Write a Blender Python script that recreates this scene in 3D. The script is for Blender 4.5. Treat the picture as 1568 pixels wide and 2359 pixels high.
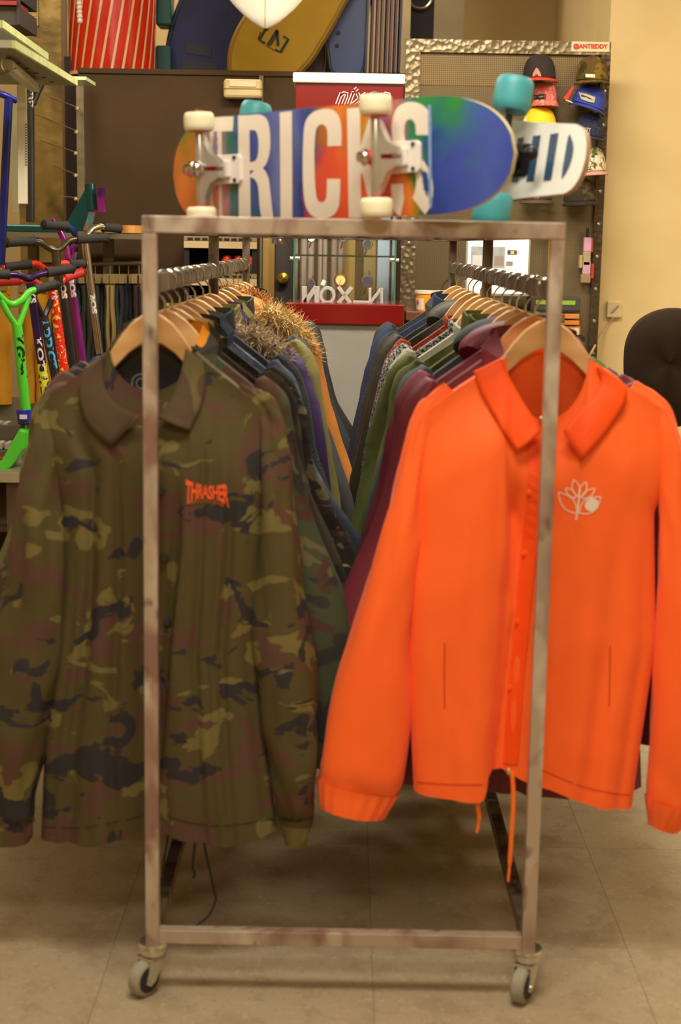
import bpy, bmesh, math, random
from mathutils import Vector, Matrix, noise
from mathutils.bvhtree import BVHTree
from math import sin, cos, pi, sqrt, exp, atan, tan, radians

for _o in list(bpy.data.objects): bpy.data.objects.remove(_o, do_unlink=True)
SC = bpy.context.scene
COL = SC.collection
random.seed(7)

# ------------------------------------------------------------------ camera
F = 3513.0; IW, IH = 1568, 2359
CAMZ = 1.376
PITCH = radians(10.0); ROLL = radians(1.0); YAW = radians(0.03)
cd = bpy.data.cameras.new('camera'); cam = bpy.data.objects.new('camera', cd); COL.objects.link(cam)
cd.sensor_fit = 'VERTICAL'; cd.sensor_height = 23.5; cd.lens = 23.5 * F / IH
cd.clip_start = .05; cd.clip_end = 60
cd.dof.use_dof = True; cd.dof.focus_distance = 4.75; cd.dof.aperture_fstop = 2.6; cd.dof.aperture_blades = 7
RC = Matrix.Rotation(YAW, 4, 'Z') @ Matrix.Rotation(pi / 2 - PITCH, 4, 'X') @ Matrix.Rotation(ROLL, 4, 'Z')
cam.matrix_world = Matrix.Translation((0, 0, CAMZ)) @ RC
SC.camera = cam
R3 = RC.to_3x3(); CP = Vector((0, 0, CAMZ))
def ray(px, py):
    return (R3 @ Vector(((px - IW / 2) / F, -(py - IH / 2) / F, -1))).normalized()
def P(px, py, D):                       # the point of the plane y = D seen at that place of the photograph
    d = ray(px, py); return CP + d * (D / d.y)
def onx(px, py, X):
    d = ray(px, py); return CP + d * (X / d.x)

# ------------------------------------------------------------------ world, lamps, exposure
SC.view_settings.view_transform = 'Standard'; SC.view_settings.look = 'None'
SC.view_settings.gamma = 1; SC.view_settings.use_curve_mapping = False
SC.view_settings.exposure = 0.0
w = bpy.data.worlds.new('world'); SC.world = w; w.use_nodes = True
w.node_tree.nodes['Background'].inputs[0].default_value = (1, .86, .66, 1)
w.node_tree.nodes['Background'].inputs[1].default_value = .035
SC.cycles.use_denoising = True
SC.cycles.max_bounces = 8; SC.cycles.diffuse_bounces = 4; SC.cycles.glossy_bounces = 4
SC.cycles.transparent_max_bounces = 12; SC.cycles.sample_clamp_indirect = 4
WARM = (1, .92, .80)
CEIL = 3.2
LAMPS = [(0, -.4, 40), (0, 1.7, 50), (-2.9, 2.6, 7), (2.3, 4.4, 35), (-1.9, 4.7, 36), (.2, 4.5, 66), (-.6, 7.3, 16)]
def lamp(x, y, power):
    ld = bpy.data.lights.new('ceiling_lamp_light', 'AREA'); ld.shape = 'RECTANGLE'; ld.size = 1.2; ld.size_y = .5
    ld.energy = power; ld.color = WARM
    o = bpy.data.objects.new('ceiling_lamp_light', ld); COL.objects.link(o); o.location = (x, y, CEIL - .07)
for _l in LAMPS: lamp(*_l)

# ------------------------------------------------------------------ materials
def s2l(c):
    return tuple((v / 255 / 12.92 if v / 255 <= .04045 else ((v / 255 + .055) / 1.055) ** 2.4) for v in c)
MATS = {}
def nodes(m):
    m.use_nodes = True; return m.node_tree, m.node_tree.nodes['Principled BSDF']
def mat(name, c, rough=.6, metal=0, bump=0, bscale=200, var=.08, vscale=6, emit=0, spec=.5, coat=0, aniso=None, sheen=0):
    """plain surface with slight procedural variation of tone and fine relief; c is sRGB 0-255"""
    if name in MATS: return MATS[name]
    m = bpy.data.materials.new(name); nt, b = nodes(m); N = nt.nodes; L = nt.links
    col = s2l(c)
    tc = N.new('ShaderNodeTexCoord')
    n = N.new('ShaderNodeTexNoise'); n.inputs['Scale'].default_value = vscale; n.inputs['Detail'].default_value = 4
    L.new(tc.outputs['Object'], n.inputs['Vector'])
    r = N.new('ShaderNodeMapRange'); r.inputs['From Min'].default_value = .3; r.inputs['From Max'].default_value = .7
    r.inputs['To Min'].default_value = 1 - var; r.inputs['To Max'].default_value = 1 + var
    L.new(n.outputs['Fac'], r.inputs['Value'])
    mx = N.new('ShaderNodeMix'); mx.data_type = 'RGBA'; mx.blend_type = 'MULTIPLY'; mx.inputs['Factor'].default_value = 1
    mx.inputs['A'].default_value = (*col, 1); L.new(r.outputs[0], mx.inputs['B'])
    L.new(mx.outputs['Result'], b.inputs['Base Color'])
    b.inputs['Roughness'].default_value = rough; b.inputs['Metallic'].default_value = metal
    b.inputs['Specular IOR Level'].default_value = spec; b.inputs['Coat Weight'].default_value = coat
    if sheen: b.inputs['Sheen Weight'].default_value = sheen
    if emit:
        b.inputs['Emission Color'].default_value = (*col, 1); b.inputs['Emission Strength'].default_value = emit
    if bump:
        n2 = N.new('ShaderNodeTexNoise'); n2.inputs['Scale'].default_value = bscale; n2.inputs['Detail'].default_value = 3
        L.new(tc.outputs['Object'], n2.inputs['Vector'])
        bp = N.new('ShaderNodeBump'); bp.inputs['Strength'].default_value = bump; bp.inputs['Distance'].default_value = .004
        L.new(n2.outputs['Fac'], bp.inputs['Height']); L.new(bp.outputs[0], b.inputs['Normal'])
    m.diffuse_color = (*col, 1); MATS[name] = m; return m
def patches(name, base, layers, scale=5, stretch=(1, 1, 1), rough=.9, bump=.15, bscale=60, soft=.02, dist=.6, seed=0, coords='Object', detail=2.5):
    """base tone with blotches: layers = [(colour, noise threshold, relative scale)]"""
    if name in MATS: return MATS[name]
    m = bpy.data.materials.new(name); nt, b = nodes(m); N = nt.nodes; L = nt.links
    tc = N.new('ShaderNodeTexCoord'); prev = None
    for i, (c, th, rs) in enumerate(layers):
        mp = N.new('ShaderNodeMapping'); mp.inputs['Location'].default_value = (seed * 3.1 + i * 7.7, i * 2.3, i * 5.1 + seed)
        mp.inputs['Scale'].default_value = stretch; L.new(tc.outputs[coords], mp.inputs['Vector'])
        n = N.new('ShaderNodeTexNoise'); n.inputs['Scale'].default_value = scale * rs; n.inputs['Detail'].default_value = detail
        n.inputs['Distortion'].default_value = dist; L.new(mp.outputs[0], n.inputs['Vector'])
        r = N.new('ShaderNodeMapRange'); r.inputs['From Min'].default_value = th - soft; r.inputs['From Max'].default_value = th + soft
        L.new(n.outputs['Fac'], r.inputs['Value'])
        mx = N.new('ShaderNodeMix'); mx.data_type = 'RGBA'
        if prev is None: mx.inputs['A'].default_value = (*s2l(base), 1)
        else: L.new(prev, mx.inputs['A'])
        mx.inputs['B'].default_value = (*s2l(c), 1); L.new(r.outputs[0], mx.inputs['Factor']); prev = mx.outputs['Result']
    L.new(prev, b.inputs['Base Color']); b.inputs['Roughness'].default_value = rough
    b.inputs['Specular IOR Level'].default_value = .3
    n2 = N.new('ShaderNodeTexNoise'); n2.inputs['Scale'].default_value = bscale; n2.inputs['Detail'].default_value = 4
    L.new(tc.outputs[coords], n2.inputs['Vector'])
    bp = N.new('ShaderNodeBump'); bp.inputs['Strength'].default_value = bump; bp.inputs['Distance'].default_value = .006
    L.new(n2.outputs['Fac'], bp.inputs['Height']); L.new(bp.outputs[0], b.inputs['Normal'])
    m.diffuse_color = (*s2l(base), 1); MATS[name] = m; return m
def stripes(name, a, c, scale, axis='X', duty=.5, rough=.6, rot=0, soft=.04, coords='Object', metal=0):
    if name in MATS: return MATS[name]
    m = bpy.data.materials.new(name); nt, b = nodes(m); N = nt.nodes; L = nt.links
    tc = N.new('ShaderNodeTexCoord'); mp = N.new('ShaderNodeMapping'); mp.inputs['Rotation'].default_value = (0, rot, 0)
    L.new(tc.outputs[coords], mp.inputs['Vector'])
    wv = N.new('ShaderNodeTexWave'); wv.bands_direction = axis; wv.inputs['Scale'].default_value = scale
    L.new(mp.outputs[0], wv.inputs['Vector'])
    r = N.new('ShaderNodeMapRange'); r.inputs['From Min'].default_value = duty - soft; r.inputs['From Max'].default_value = duty + soft
    L.new(wv.outputs['Fac'], r.inputs['Value'])
    mx = N.new('ShaderNodeMix'); mx.data_type = 'RGBA'; mx.inputs['A'].default_value = (*s2l(a), 1); mx.inputs['B'].default_value = (*s2l(c), 1)
    L.new(r.outputs[0], mx.inputs['Factor']); L.new(mx.outputs['Result'], b.inputs['Base Color'])
    b.inputs['Roughness'].default_value = rough; b.inputs['Metallic'].default_value = metal
    MATS[name] = m; return m
def glass(name, tint=(.93, .98, .94), a=.14):
    if name in MATS: return MATS[name]
    m = bpy.data.materials.new(name); nt, b = nodes(m); N = nt.nodes; L = nt.links
    t = N.new('ShaderNodeBsdfTransparent'); t.inputs[0].default_value = (*tint, 1)
    g = N.new('ShaderNodeBsdfGlossy'); g.inputs['Roughness'].default_value = .03
    fr = N.new('ShaderNodeFresnel'); fr.inputs['IOR'].default_value = 1.5
    ad = N.new('ShaderNodeMath'); ad.operation = 'ADD'; ad.inputs[1].default_value = a * .2; L.new(fr.outputs[0], ad.inputs[0])
    mx = N.new('ShaderNodeMixShader'); L.new(ad.outputs[0], mx.inputs[0]); L.new(t.outputs[0], mx.inputs[1]); L.new(g.outputs[0], mx.inputs[2])
    L.new(mx.outputs[0], N['Material Output'].inputs['Surface']); MATS[name] = m; return m

# ------------------------------------------------------------------ mesh building
class MB:
    def __init__(s): s.v = []; s.f = []
    def add(s, vs, fs):
        k = len(s.v); s.v += [Vector(v) for v in vs]; s.f += [tuple(i + k for i in f) for f in fs]; return s
    def box(s, x0, y0, z0, x1, y1, z1, bev=0):
        x0, x1 = sorted((x0, x1)); y0, y1 = sorted((y0, y1)); z0, z1 = sorted((z0, z1))
        if bev <= 0:
            return s.add([(x0,y0,z0),(x1,y0,z0),(x1,y1,z0),(x0,y1,z0),(x0,y0,z1),(x1,y0,z1),(x1,y1,z1),(x0,y1,z1)],
                         [(0,3,2,1),(4,5,6,7),(0,1,5,4),(1,2,6,5),(2,3,7,6),(3,0,4,7)])
        bm = bmesh.new(); bmesh.ops.create_cube(bm, size=1)
        for v in bm.verts: v.co = Vector(((x0+x1)/2+v.co.x*(x1-x0),(y0+y1)/2+v.co.y*(y1-y0),(z0+z1)/2+v.co.z*(z1-z0)))
        bmesh.ops.bevel(bm, geom=list(bm.edges), offset=bev, segments=2, affect='EDGES', profile=.5)
        return s.bm(bm)
    def bm(s, bm, M=None):
        bm.verts.index_update(); vs = [(M @ v.co) if M else v.co.copy() for v in bm.verts]
        fs = [tuple(v.index for v in f.verts) for f in bm.faces]; bm.free(); return s.add(vs, fs)
    def grid(s, rows, closed=False, capa=False, capb=False):
        n = len(rows[0]); vs = [p for r in rows for p in r]; fs = []
        for i in range(len(rows) - 1):
            for j in range(n if closed else n - 1):
                fs.append((i*n+j, i*n+(j+1) % n, (i+1)*n+(j+1) % n, (i+1)*n+j))
        if capa: fs.append(tuple(range(n))[::-1])
        if capb: fs.append(tuple((len(rows)-1)*n+j for j in range(n)))
        return s.add(vs, fs)
    def tube(s, pts, r, n=10, cap=True, flat=None):
        """round (or elliptic) tube along points; r number or list"""
        pts = [Vector(p) for p in pts]; rows = []; up = None
        for i, p in enumerate(pts):
            t = (pts[min(i+1, len(pts)-1)] - pts[max(i-1, 0)])
            t = t.normalized() if t.length > 1e-9 else Vector((0, 0, 1))
            if up is None: up = Vector((0, 1, 0)) if abs(t.y) < .9 else Vector((1, 0, 0))
            a = t.cross(up).normalized(); b = a.cross(t).normalized(); up = b
            rr = r[i] if isinstance(r, (list, tuple)) else r
            rows.append([p + a*cos(2*pi*k/n)*rr + b*sin(2*pi*k/n)*rr*(flat or 1) for k in range(n)])
        return s.grid(rows, True, cap, cap)
    def cyl(s, a, b, r, n=20, r2=None):
        return s.tube([a, b], [r, r if r2 is None else r2], n)
    def lathe(s, prof, c=(0, 0, 0), axis='Z', n=28):
        rows = []
        for (r, h) in prof:
            row = []
            for k in range(n):
                a = 2*pi*k/n; p = (r*cos(a), r*sin(a), h)
                if axis == 'Y': p = (p[0], p[2], p[1])
                if axis == 'X': p = (p[2], p[0], p[1])
                row.append(Vector(p) + Vector(c))
            rows.append(row)
        return s.grid(rows, True, True, True)
    def prism(s, poly, y0, y1, bend=None):
        """polygon in x,z extruded along y"""
        n = len(poly); f = bend or (lambda x, z: 0)
        vs = [(x, y0+f(x, z), z) for x, z in poly] + [(x, y1+f(x, z), z) for x, z in poly]
        fs = [tuple(range(n)), tuple(range(2*n-1, n-1, -1))] + [(i, i+n, (i+1) % n+n, (i+1) % n) for i in range(n)]
        return s.add(vs, fs)
    def bar(s, a, b, w, h=None, up=(0, 0, 1)):
        """square bar between two points"""
        a = Vector(a); b = Vector(b); h = h or w; t = (b-a).normalized(); u = Vector(up)
        if abs(t.dot(u)) > .95: u = Vector((0, 1, 0))
        x = t.cross(u).normalized()*w/2; z = x.cross(t).normalized()*h/2
        vs = [a-x-z, a+x-z, a+x+z, a-x+z, b-x-z, b+x-z, b+x+z, b-x+z]
        return s.add(vs, [(0,1,2,3),(7,6,5,4),(0,4,5,1),(1,5,6,2),(2,6,7,3),(3,7,4,0)])
    def ball(s, c, r, sx=1, sy=1, sz=1, n=16):
        rows = []
        for i in range(1, n//2+3):
            a = pi*i/(n//2+3); rows.append([(c[0]+r*sx*sin(a)*cos(2*pi*k/n), c[1]+r*sy*sin(a)*sin(2*pi*k/n), c[2]+r*sz*cos(a)) for k in range(n)])
        return s.grid(rows, True, True, True)
WM = {}
def tag(o, label=None, cat=None, group=None, kind=None):
    if label: o['label'] = label
    if cat: o['category'] = cat
    if group: o['group'] = group
    if kind: o['kind'] = kind
    return o
def thing(name, label, cat, loc=(0, 0, 0), rot=None, group=None, M=None):
    o = bpy.data.objects.new(name, None); o.empty_display_size = .05; COL.objects.link(o)
    if M is None: M = Matrix.Translation(loc) @ (rot or Matrix.Identity(4))
    o.matrix_world = M; WM[o.name] = M.copy(); tag(o, label, cat, group); return o
def obj(name, mb, m, parent=None, world=False, smooth=False, origin=None, label=None, auto=True, bev=0):
    """links the shape as ONE mesh object; world=True: the shape was given in world coordinates"""
    me = bpy.data.meshes.new(name); vs = mb.v
    if parent is not None:
        M = WM[parent.name]
        if world: Mi = M.inverted(); vs = [Mi @ v for v in vs]
    else:
        if origin is None:
            xs = [v.x for v in vs]; ys = [v.y for v in vs]; zs = [v.z for v in vs]
            origin = ((min(xs)+max(xs))/2, (min(ys)+max(ys))/2, min(zs))
        M = Matrix.Translation(origin); o_ = Vector(origin); vs = [v - o_ for v in vs]
    me.from_pydata([tuple(v) for v in vs], [], mb.f); me.update()
    bmx = bmesh.new(); bmx.from_mesh(me); bmesh.ops.recalc_face_normals(bmx, faces=bmx.faces); bmx.to_mesh(me); bmx.free()
    o = bpy.data.objects.new(name, me); COL.objects.link(o)
    if m: me.materials.append(m)
    if parent is not None: o.parent = parent
    else: o.matrix_world = M
    WM[o.name] = M.copy()
    if smooth:
        for p in me.polygons: p.use_smooth = True
        if auto:
            try: me.set_sharp_from_angle(angle=radians(40))
            except Exception: pass
    if bev:
        bv = o.modifiers.new('bevel', 'BEVEL'); bv.width = bev; bv.segments = 2; bv.limit_method = 'ANGLE'
    if label: o['label'] = label
    return o
def struct(name, mb, m, **k):
    o = obj(name, mb, m, **k); o['kind'] = 'structure'; return o
def bvh_of(mb, M=None):
    return BVHTree.FromPolygons([tuple((M @ v) if M else v) for v in mb.v], mb.f)
def hit(bvh, px, py, off=.001, fallback=2.7):
    d = ray(px, py); p, n, i, t = bvh.ray_cast(CP, d)
    if p is None: return P(px, py, fallback)
    return p - d*off
def curve(pts, n=8, closed=False):
    """Catmull-Rom through tuples of any length"""
    out = []; m = len(pts)
    rng = range(m if closed else m-1)
    for i in rng:
        g = (lambda k: pts[k % m]) if closed else (lambda k: pts[max(0, min(m-1, k))])
        a, b, c, d = g(i-1), g(i), g(i+1), g(i+2)
        for k in range(n):
            t = k/n
            out.append(tuple(.5*((2*b[j])+(c[j]-a[j])*t+(2*a[j]-5*b[j]+4*c[j]-d[j])*t*t+(3*b[j]-a[j]-3*c[j]+d[j])*t**3) for j in range(len(b))))
    if not closed: out.append(tuple(pts[-1]))
    return out
def ribbon2(pts, w, closed=False):
    """strip of given width along 2-D points -> (verts, faces)"""
    vs = []; fs = []; n = len(pts)
    for i, p in enumerate(pts):
        a = pts[(i-1) % n] if (closed or i > 0) else p; b = pts[(i+1) % n] if (closed or i < n-1) else p
        dx, dy = b[0]-a[0], b[1]-a[1]; L = math.hypot(dx, dy) or 1
        nx, ny = -dy/L*w/2, dx/L*w/2
        vs += [(p[0]+nx, p[1]+ny), (p[0]-nx, p[1]-ny)]
    for i in range(n if closed else n-1):
        j = (i+1) % n; fs.append((2*i, 2*i+1, 2*j+1, 2*j))
    return vs, fs
def text2(s, bold=.0, shear=0, spacing=1):
    """lettering as flat polygons, normalised to height of capitals 1 -> verts, faces, width"""
    cu = bpy.data.curves.new('lettering', 'FONT'); cu.body = s; cu.size = 1; cu.offset = bold; cu.shear = shear; cu.space_character = spacing
    cu.resolution_u = 3
    o = bpy.data.objects.new('lettering', cu); COL.objects.link(o)
    dg = bpy.context.evaluated_depsgraph_get(); dg.update()
    me = bpy.data.meshes.new_from_object(o.evaluated_get(dg))
    vs = [(v.co.x, v.co.y) for v in me.vertices]; fs = [tuple(p.vertices) for p in me.polygons]
    bpy.data.objects.remove(o); bpy.data.meshes.remove(me); bpy.data.curves.remove(cu)
    x0 = min(v[0] for v in vs); x1 = max(v[0] for v in vs); y0 = min(v[1] for v in vs); y1 = max(v[1] for v in vs)
    return [((v[0]-x0)/(x1-x0), (v[1]-y0)/(y1-y0)) for v in vs], fs
def write(s, m, parent, f, name='lettering', world=True, bold=.0, shear=0, label=None, spacing=1):
    """f maps (0..1 across, 0..1 up) to a point"""
    vs, fs = text2(s, bold, shear, spacing); mb = MB(); mb.add([f(*v) for v in vs], fs)
    return obj(name, mb, m, parent, world=world, label=label)
def decal(name, polys, m, parent, bvh, off=.0012, fb=2.7, label=None):
    """flat print laid on the surface that those picture points fall on"""
    mb = MB()
    for vs, fs in polys:
        if len(fs) < 8 and any(len(f) >= 4 and max(abs(vs[f[0]][0]-vs[k][0])+abs(vs[f[0]][1]-vs[k][1]) for k in f) > 7 for f in fs):
            nv = []; nf = []                                 # large faces follow the curved cloth in rings
            for f in fs:
                q = [vs[k] for k in f]; m_ = []
                for a, b in zip(q, q[1:]+q[:1]): m_ += [a, ((a[0]+b[0])/2, (a[1]+b[1])/2)]
                c = (sum(p[0] for p in q)/len(q), sum(p[1] for p in q)/len(q)); k0 = len(nv); n = len(m_)
                for s in (1, .66, .33): nv += [(c[0]+(p[0]-c[0])*s, c[1]+(p[1]-c[1])*s) for p in m_]
                nv.append(c)
                for r in (0, 1):
                    for i in range(n): nf.append((k0+r*n+i, k0+r*n+(i+1) % n, k0+(r+1)*n+(i+1) % n, k0+(r+1)*n+i))
                for i in range(n): nf.append((k0+2*n+i, k0+2*n+(i+1) % n, k0+3*n))
            vs, fs = nv, nf
        mb.add([hit(bvh, x, y, off, fb) for x, y in vs], fs)
    return obj(name, mb, m, parent, world=True, label=label)
def sm(x, a=0, b=1):
    t = max(0, min(1, (x-a)/(b-a))); return t*t*(3-2*t)
def interp(tab, x):
    if x <= tab[0][0]: return tab[0][1]
    for (a, va), (b, vb) in zip(tab, tab[1:]):
        if x <= b: return va+(vb-va)*(x-a)/(b-a)
    return tab[-1][1]
# ------------------------------------------------------------------ the setting
m_floor = patches('floor_vinyl', (166, 150, 122), [((156, 140, 113), .56, 1), ((174, 158, 130), .62, 6), ((124, 108, 88), .68, 14)], scale=12, rough=.38, bump=.05, bscale=300, soft=.06)
m_floor.node_tree.nodes['Principled BSDF'].inputs['Specular IOR Level'].default_value = .4
m_sub = mat('floor_joint', (128, 114, 90), .8)
floor = struct('floor', MB().box(-4.2, -2.6, -.06, 3.4, 9.2, -.006), m_sub, origin=(0, 0, 0))
tme = None
TS = .51; X0 = .075
for i in range(-7, 6):
    for j in range(3, 17):
        x = X0 + i*TS; y = 3.36 - 1.53*1.0 + (j-3)*TS - .51
        if tme is None:
            mb = MB().box(.0004, .0004, -.006, TS-.0004, TS-.0004, 0)
            o = obj('floor_tile', mb, m_floor, floor); tme = o.data
        else:
            o = bpy.data.objects.new('floor_tile', tme); COL.objects.link(o); o.parent = floor
        o.location = (x, y, 0)
m_floor2 = m_floor
obj('floor_edge', MB().box(-4.2, -2.6, -.005, 3.4, 3.36-1.53-.51, 0).box(-4.2, 1.32, -.005, X0-7*TS, 9.2, 0).box(X0+6*TS, 1.32, -.005, 3.4, 9.2, 0).box(X0-7*TS, 8.46, -.005, X0+6*TS, 9.2, 0), m_floor2, floor)
m_cream = patches('cream_wall_paint', (228, 204, 148), [((223, 198, 142), .55, 1)], scale=3, rough=.85, bump=.05, bscale=160, soft=.1)
m_tan = patches('tan_wall_paint', (204, 180, 128), [((199, 174, 122), .55, 1)], scale=3, rough=.85, bump=.05, bscale=160, soft=.1)
m_ceil = mat('ceiling_white', (226, 216, 196), .9)
struct('ceiling', MB().box(-4.3, -2.7, CEIL, 3.5, 9.3, CEIL+.1), m_ceil)
struct('wall_back', MB().box(-4.3, 8.3, 0, 3.5, 8.4, CEIL), m_tan)
struct('wall_left', MB().box(-4.3, -2.7, 0, -4.2, 8.3, CEIL), m_tan)
struct('wall_front', MB().box(-4.2, -2.7, 0, 3.4, -2.6, CEIL), m_tan)
WRY = 6.55                                              # the cream wall stands nearer than the back wall
xw = P(1405, 60, WRY).x
struct('wall_right', MB().box(xw, WRY, 0, 3.4, 8.3, CEIL).box(3.4, -2.7, 0, 3.5, 8.3, CEIL), m_cream)
m_lampf = mat('lamp_frame_white', (235, 232, 225), .5)
m_glow = mat('lamp_glow', (255, 236, 200), .5, emit=6)
for i, (x, y, pw) in enumerate(LAMPS):
    t = thing('ceiling_lamp', 'flat rectangular ceiling lamp with white frame, %s' % ['behind the camera','above the front end of the rack','far out on the left','near the cream wall on the right','over the scooters','over the middle of the rack','over the boards at the back'][i], 'lamp', (x, y, CEIL-.05))
    obj('lamp_frame', MB().box(-.62, -.3, .02, .62, -.28, .05).box(-.62, .28, .02, .62, .3, .05).box(-.62, -.28, .02, -.6, .28, .05).box(.6, -.28, .02, .62, .28, .05), m_lampf, t)
    obj('diffuser', MB().box(-.6, -.28, .03, .6, .28, .045), m_glow, t)

# ------------------------------------------------------------------ the clothes rack
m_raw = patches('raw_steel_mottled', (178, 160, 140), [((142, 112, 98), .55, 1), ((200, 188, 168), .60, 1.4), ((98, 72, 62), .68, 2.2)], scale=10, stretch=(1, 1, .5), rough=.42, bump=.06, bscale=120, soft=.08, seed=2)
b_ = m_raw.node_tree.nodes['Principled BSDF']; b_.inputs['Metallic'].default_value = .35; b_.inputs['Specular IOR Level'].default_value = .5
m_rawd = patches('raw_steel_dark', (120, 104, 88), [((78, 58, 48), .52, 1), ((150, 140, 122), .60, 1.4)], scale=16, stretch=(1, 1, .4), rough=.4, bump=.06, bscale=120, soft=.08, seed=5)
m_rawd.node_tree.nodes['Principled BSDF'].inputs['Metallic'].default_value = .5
m_zinc = mat('zinc_plated', (205, 203, 190), .22, metal=.9, var=.05)
m_tyre = mat('grey_rubber_tyre', (146, 140, 122), .7)
m_black = mat('black_rubber', (28, 26, 26), .6)
xl = P(345, 527, 2.64).x; xr = P(1283, 535, 2.64).x
YF, YM, YB = 2.64, 3.915, 5.19
ZT = 1.400; TW = .0245; ZB = .112
rack = thing('clothes_rack', 'long raw steel clothes rack on castors holding two rows of jackets', 'clothes rack', ((xl+xr)/2, YF, 0))
for y in (YF, YM, YB):
    for x in (xl, xr):
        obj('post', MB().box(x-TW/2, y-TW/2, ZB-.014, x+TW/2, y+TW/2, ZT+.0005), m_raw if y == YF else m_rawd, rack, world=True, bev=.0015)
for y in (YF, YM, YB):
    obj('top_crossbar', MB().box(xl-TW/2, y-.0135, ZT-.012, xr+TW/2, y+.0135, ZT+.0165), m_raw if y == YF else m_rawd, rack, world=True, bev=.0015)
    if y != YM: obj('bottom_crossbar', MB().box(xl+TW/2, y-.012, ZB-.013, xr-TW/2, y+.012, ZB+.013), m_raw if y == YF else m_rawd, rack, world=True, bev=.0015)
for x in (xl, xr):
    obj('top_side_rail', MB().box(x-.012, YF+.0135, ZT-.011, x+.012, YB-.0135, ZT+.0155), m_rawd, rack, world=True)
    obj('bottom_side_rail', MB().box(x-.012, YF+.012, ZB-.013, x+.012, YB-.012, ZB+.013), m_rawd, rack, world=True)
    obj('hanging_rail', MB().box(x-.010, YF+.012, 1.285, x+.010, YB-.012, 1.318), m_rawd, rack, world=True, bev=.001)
for y in (2.80, 3.18): obj('top_slat', MB().box(xl+.012, y-.02, ZT-.008, xr-.012, y+.02, ZT+.005), m_rawd, rack, world=True)
for x in (-.22, .21):
    c = obj('coupling', MB().box(x-.028, YB-.02, ZT-.030, x+.028, YB+.02, ZT-.0125), m_rawd, rack, world=True)
    obj('screw', MB().lathe([(0, 0), (.006, .0), (.006, -.004), (0, -.005)], (x, YB-.02, ZT-.02), 'Y', 12), m_zinc, c, world=True)
def caster(x, y, ang):
    c = obj('castor', MB().lathe([(0, ZB-.013), (.026, ZB-.013), (.028, ZB-.019), (.024, ZB-.024), (.025, ZB-.034), (.019, ZB-.040), (0, ZB-.040)], (x, y, 0)), m_zinc, rack, world=True, smooth=True)
    M = Matrix.Translation((x, y, 0)) @ Matrix.Rotation(ang, 4, 'Z')
    def T(mb): mb.v = [M @ v for v in mb.v]; return mb
    wx = -.022; zc = .034
    fk = MB()
    for s in (-1, 1):
        poly = [(-.022, ZB-.040), (.016, ZB-.040), (wx+.012, zc-.004), (wx, zc-.012), (wx-.012, zc-.004)]
        fk.prism(poly, s*.0165-.0015, s*.0165+.0015)
    fk.box(-.024, -.018, ZB-.044, .018, .018, ZB-.039)
    obj('fork', T(fk), m_zinc, c, world=True)
    obj('wheel', T(MB().lathe([(.012, -.012), (.028, -.013), (.033, -.009), (.034, 0), (.033, .009), (.028, .013), (.012, .012)], (wx, 0, zc), 'Y', 32)), m_tyre, c, world=True, smooth=True)
    obj('wheel_ring', T(MB().lathe([(.021, -.0142), (.0245, -.0142), (.0245, .0142), (.021, .0142)], (wx, 0, zc), 'Y', 32)), m_black, c, world=True)
    obj('axle', T(MB().cyl((wx, -.021, zc), (wx, .021, zc), .005, 10)), m_zinc, c, world=True)
caster(xl, YF, radians(52)); caster(xr, YF, radians(62))
caster(xl, YB, radians(20)); caster(xr, YB, radians(120))
# ------------------------------------------------------------------ hangers and jackets
m_wood = stripes('hanger_beech', (222, 176, 118), (212, 162, 104), 7, 'Z', .5, .42, soft=.45)
m_wire = mat('hook_steel', (206, 206, 192), .22, metal=1, var=.03)
APEX = 1.248
hprof = [(0, 0), (.018, -.005), (.040, -.020), (.060, -.042), (.080, -.070), (.105, -.104), (.140, -.130), (.175, -.156), (.198, -.176), (.200, -.186),
         (.190, -.190), (.160, -.174), (.125, -.154), (.095, -.128), (.070, -.098), (.045, -.074), (.020, -.058), (0, -.054)]
poly = hprof + [(-x, z) for x, z in hprof[-2:0:-1]]
def hanger_body():
    mb = MB(); th = .0075
    bend = lambda x: -.010*(abs(x)/.2)**2 + .004
    top = [p for p in hprof[:9]]; bot = hprof[-1:8:-1]
    # strips across so that the bend stays smooth
    def at(tab, x):
        return interp(sorted([(a, b) for a, b in tab]), x)
    rows = []
    K = 30
    for i in range(-K, K+1):
        x = .199*i/K; ax = abs(x); zt = at(top, ax); zb = at([(a, b) for a, b in bot], ax); y = bend(x)
        if zt - zb < .008: zb = zt-.008
        e = .003
        rows.append([(x, y-th+e, zt), (x, y-th, zt-e), (x, y-th, zb+e), (x, y-th+e, zb), (x, y+th-e, zb), (x, y+th, zb+e), (x, y+th, zt-e), (x, y+th-e, zt)])
    return mb.grid(rows, True, True, True)
def hook_mb(side):
    r = .0205; zt = 1.3205 - APEX
    pts = [(side*(r-.004), 0, zt-r-.014), (side*r, 0, zt-r-.005)]
    for k in range(0, 9):
        a = pi*k/8; pts.append((side*r*cos(a), 0, zt-r+r*sin(a)))
    pts += [(-side*r*.98, 0, zt-r-.010), (-side*r*.8, 0, zt-r-.018), (-side*r*.35, 0, zt-r-.027), (-side*.002, 0, zt-r-.036), (0, 0, .012), (0, 0, -.006)]
    return MB().tube(curve(pts, 3), .0019, 8)
_hb = hanger_body(); _hk = {1: hook_mb(1), -1: hook_mb(-1)}; _hproto = {}
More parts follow.
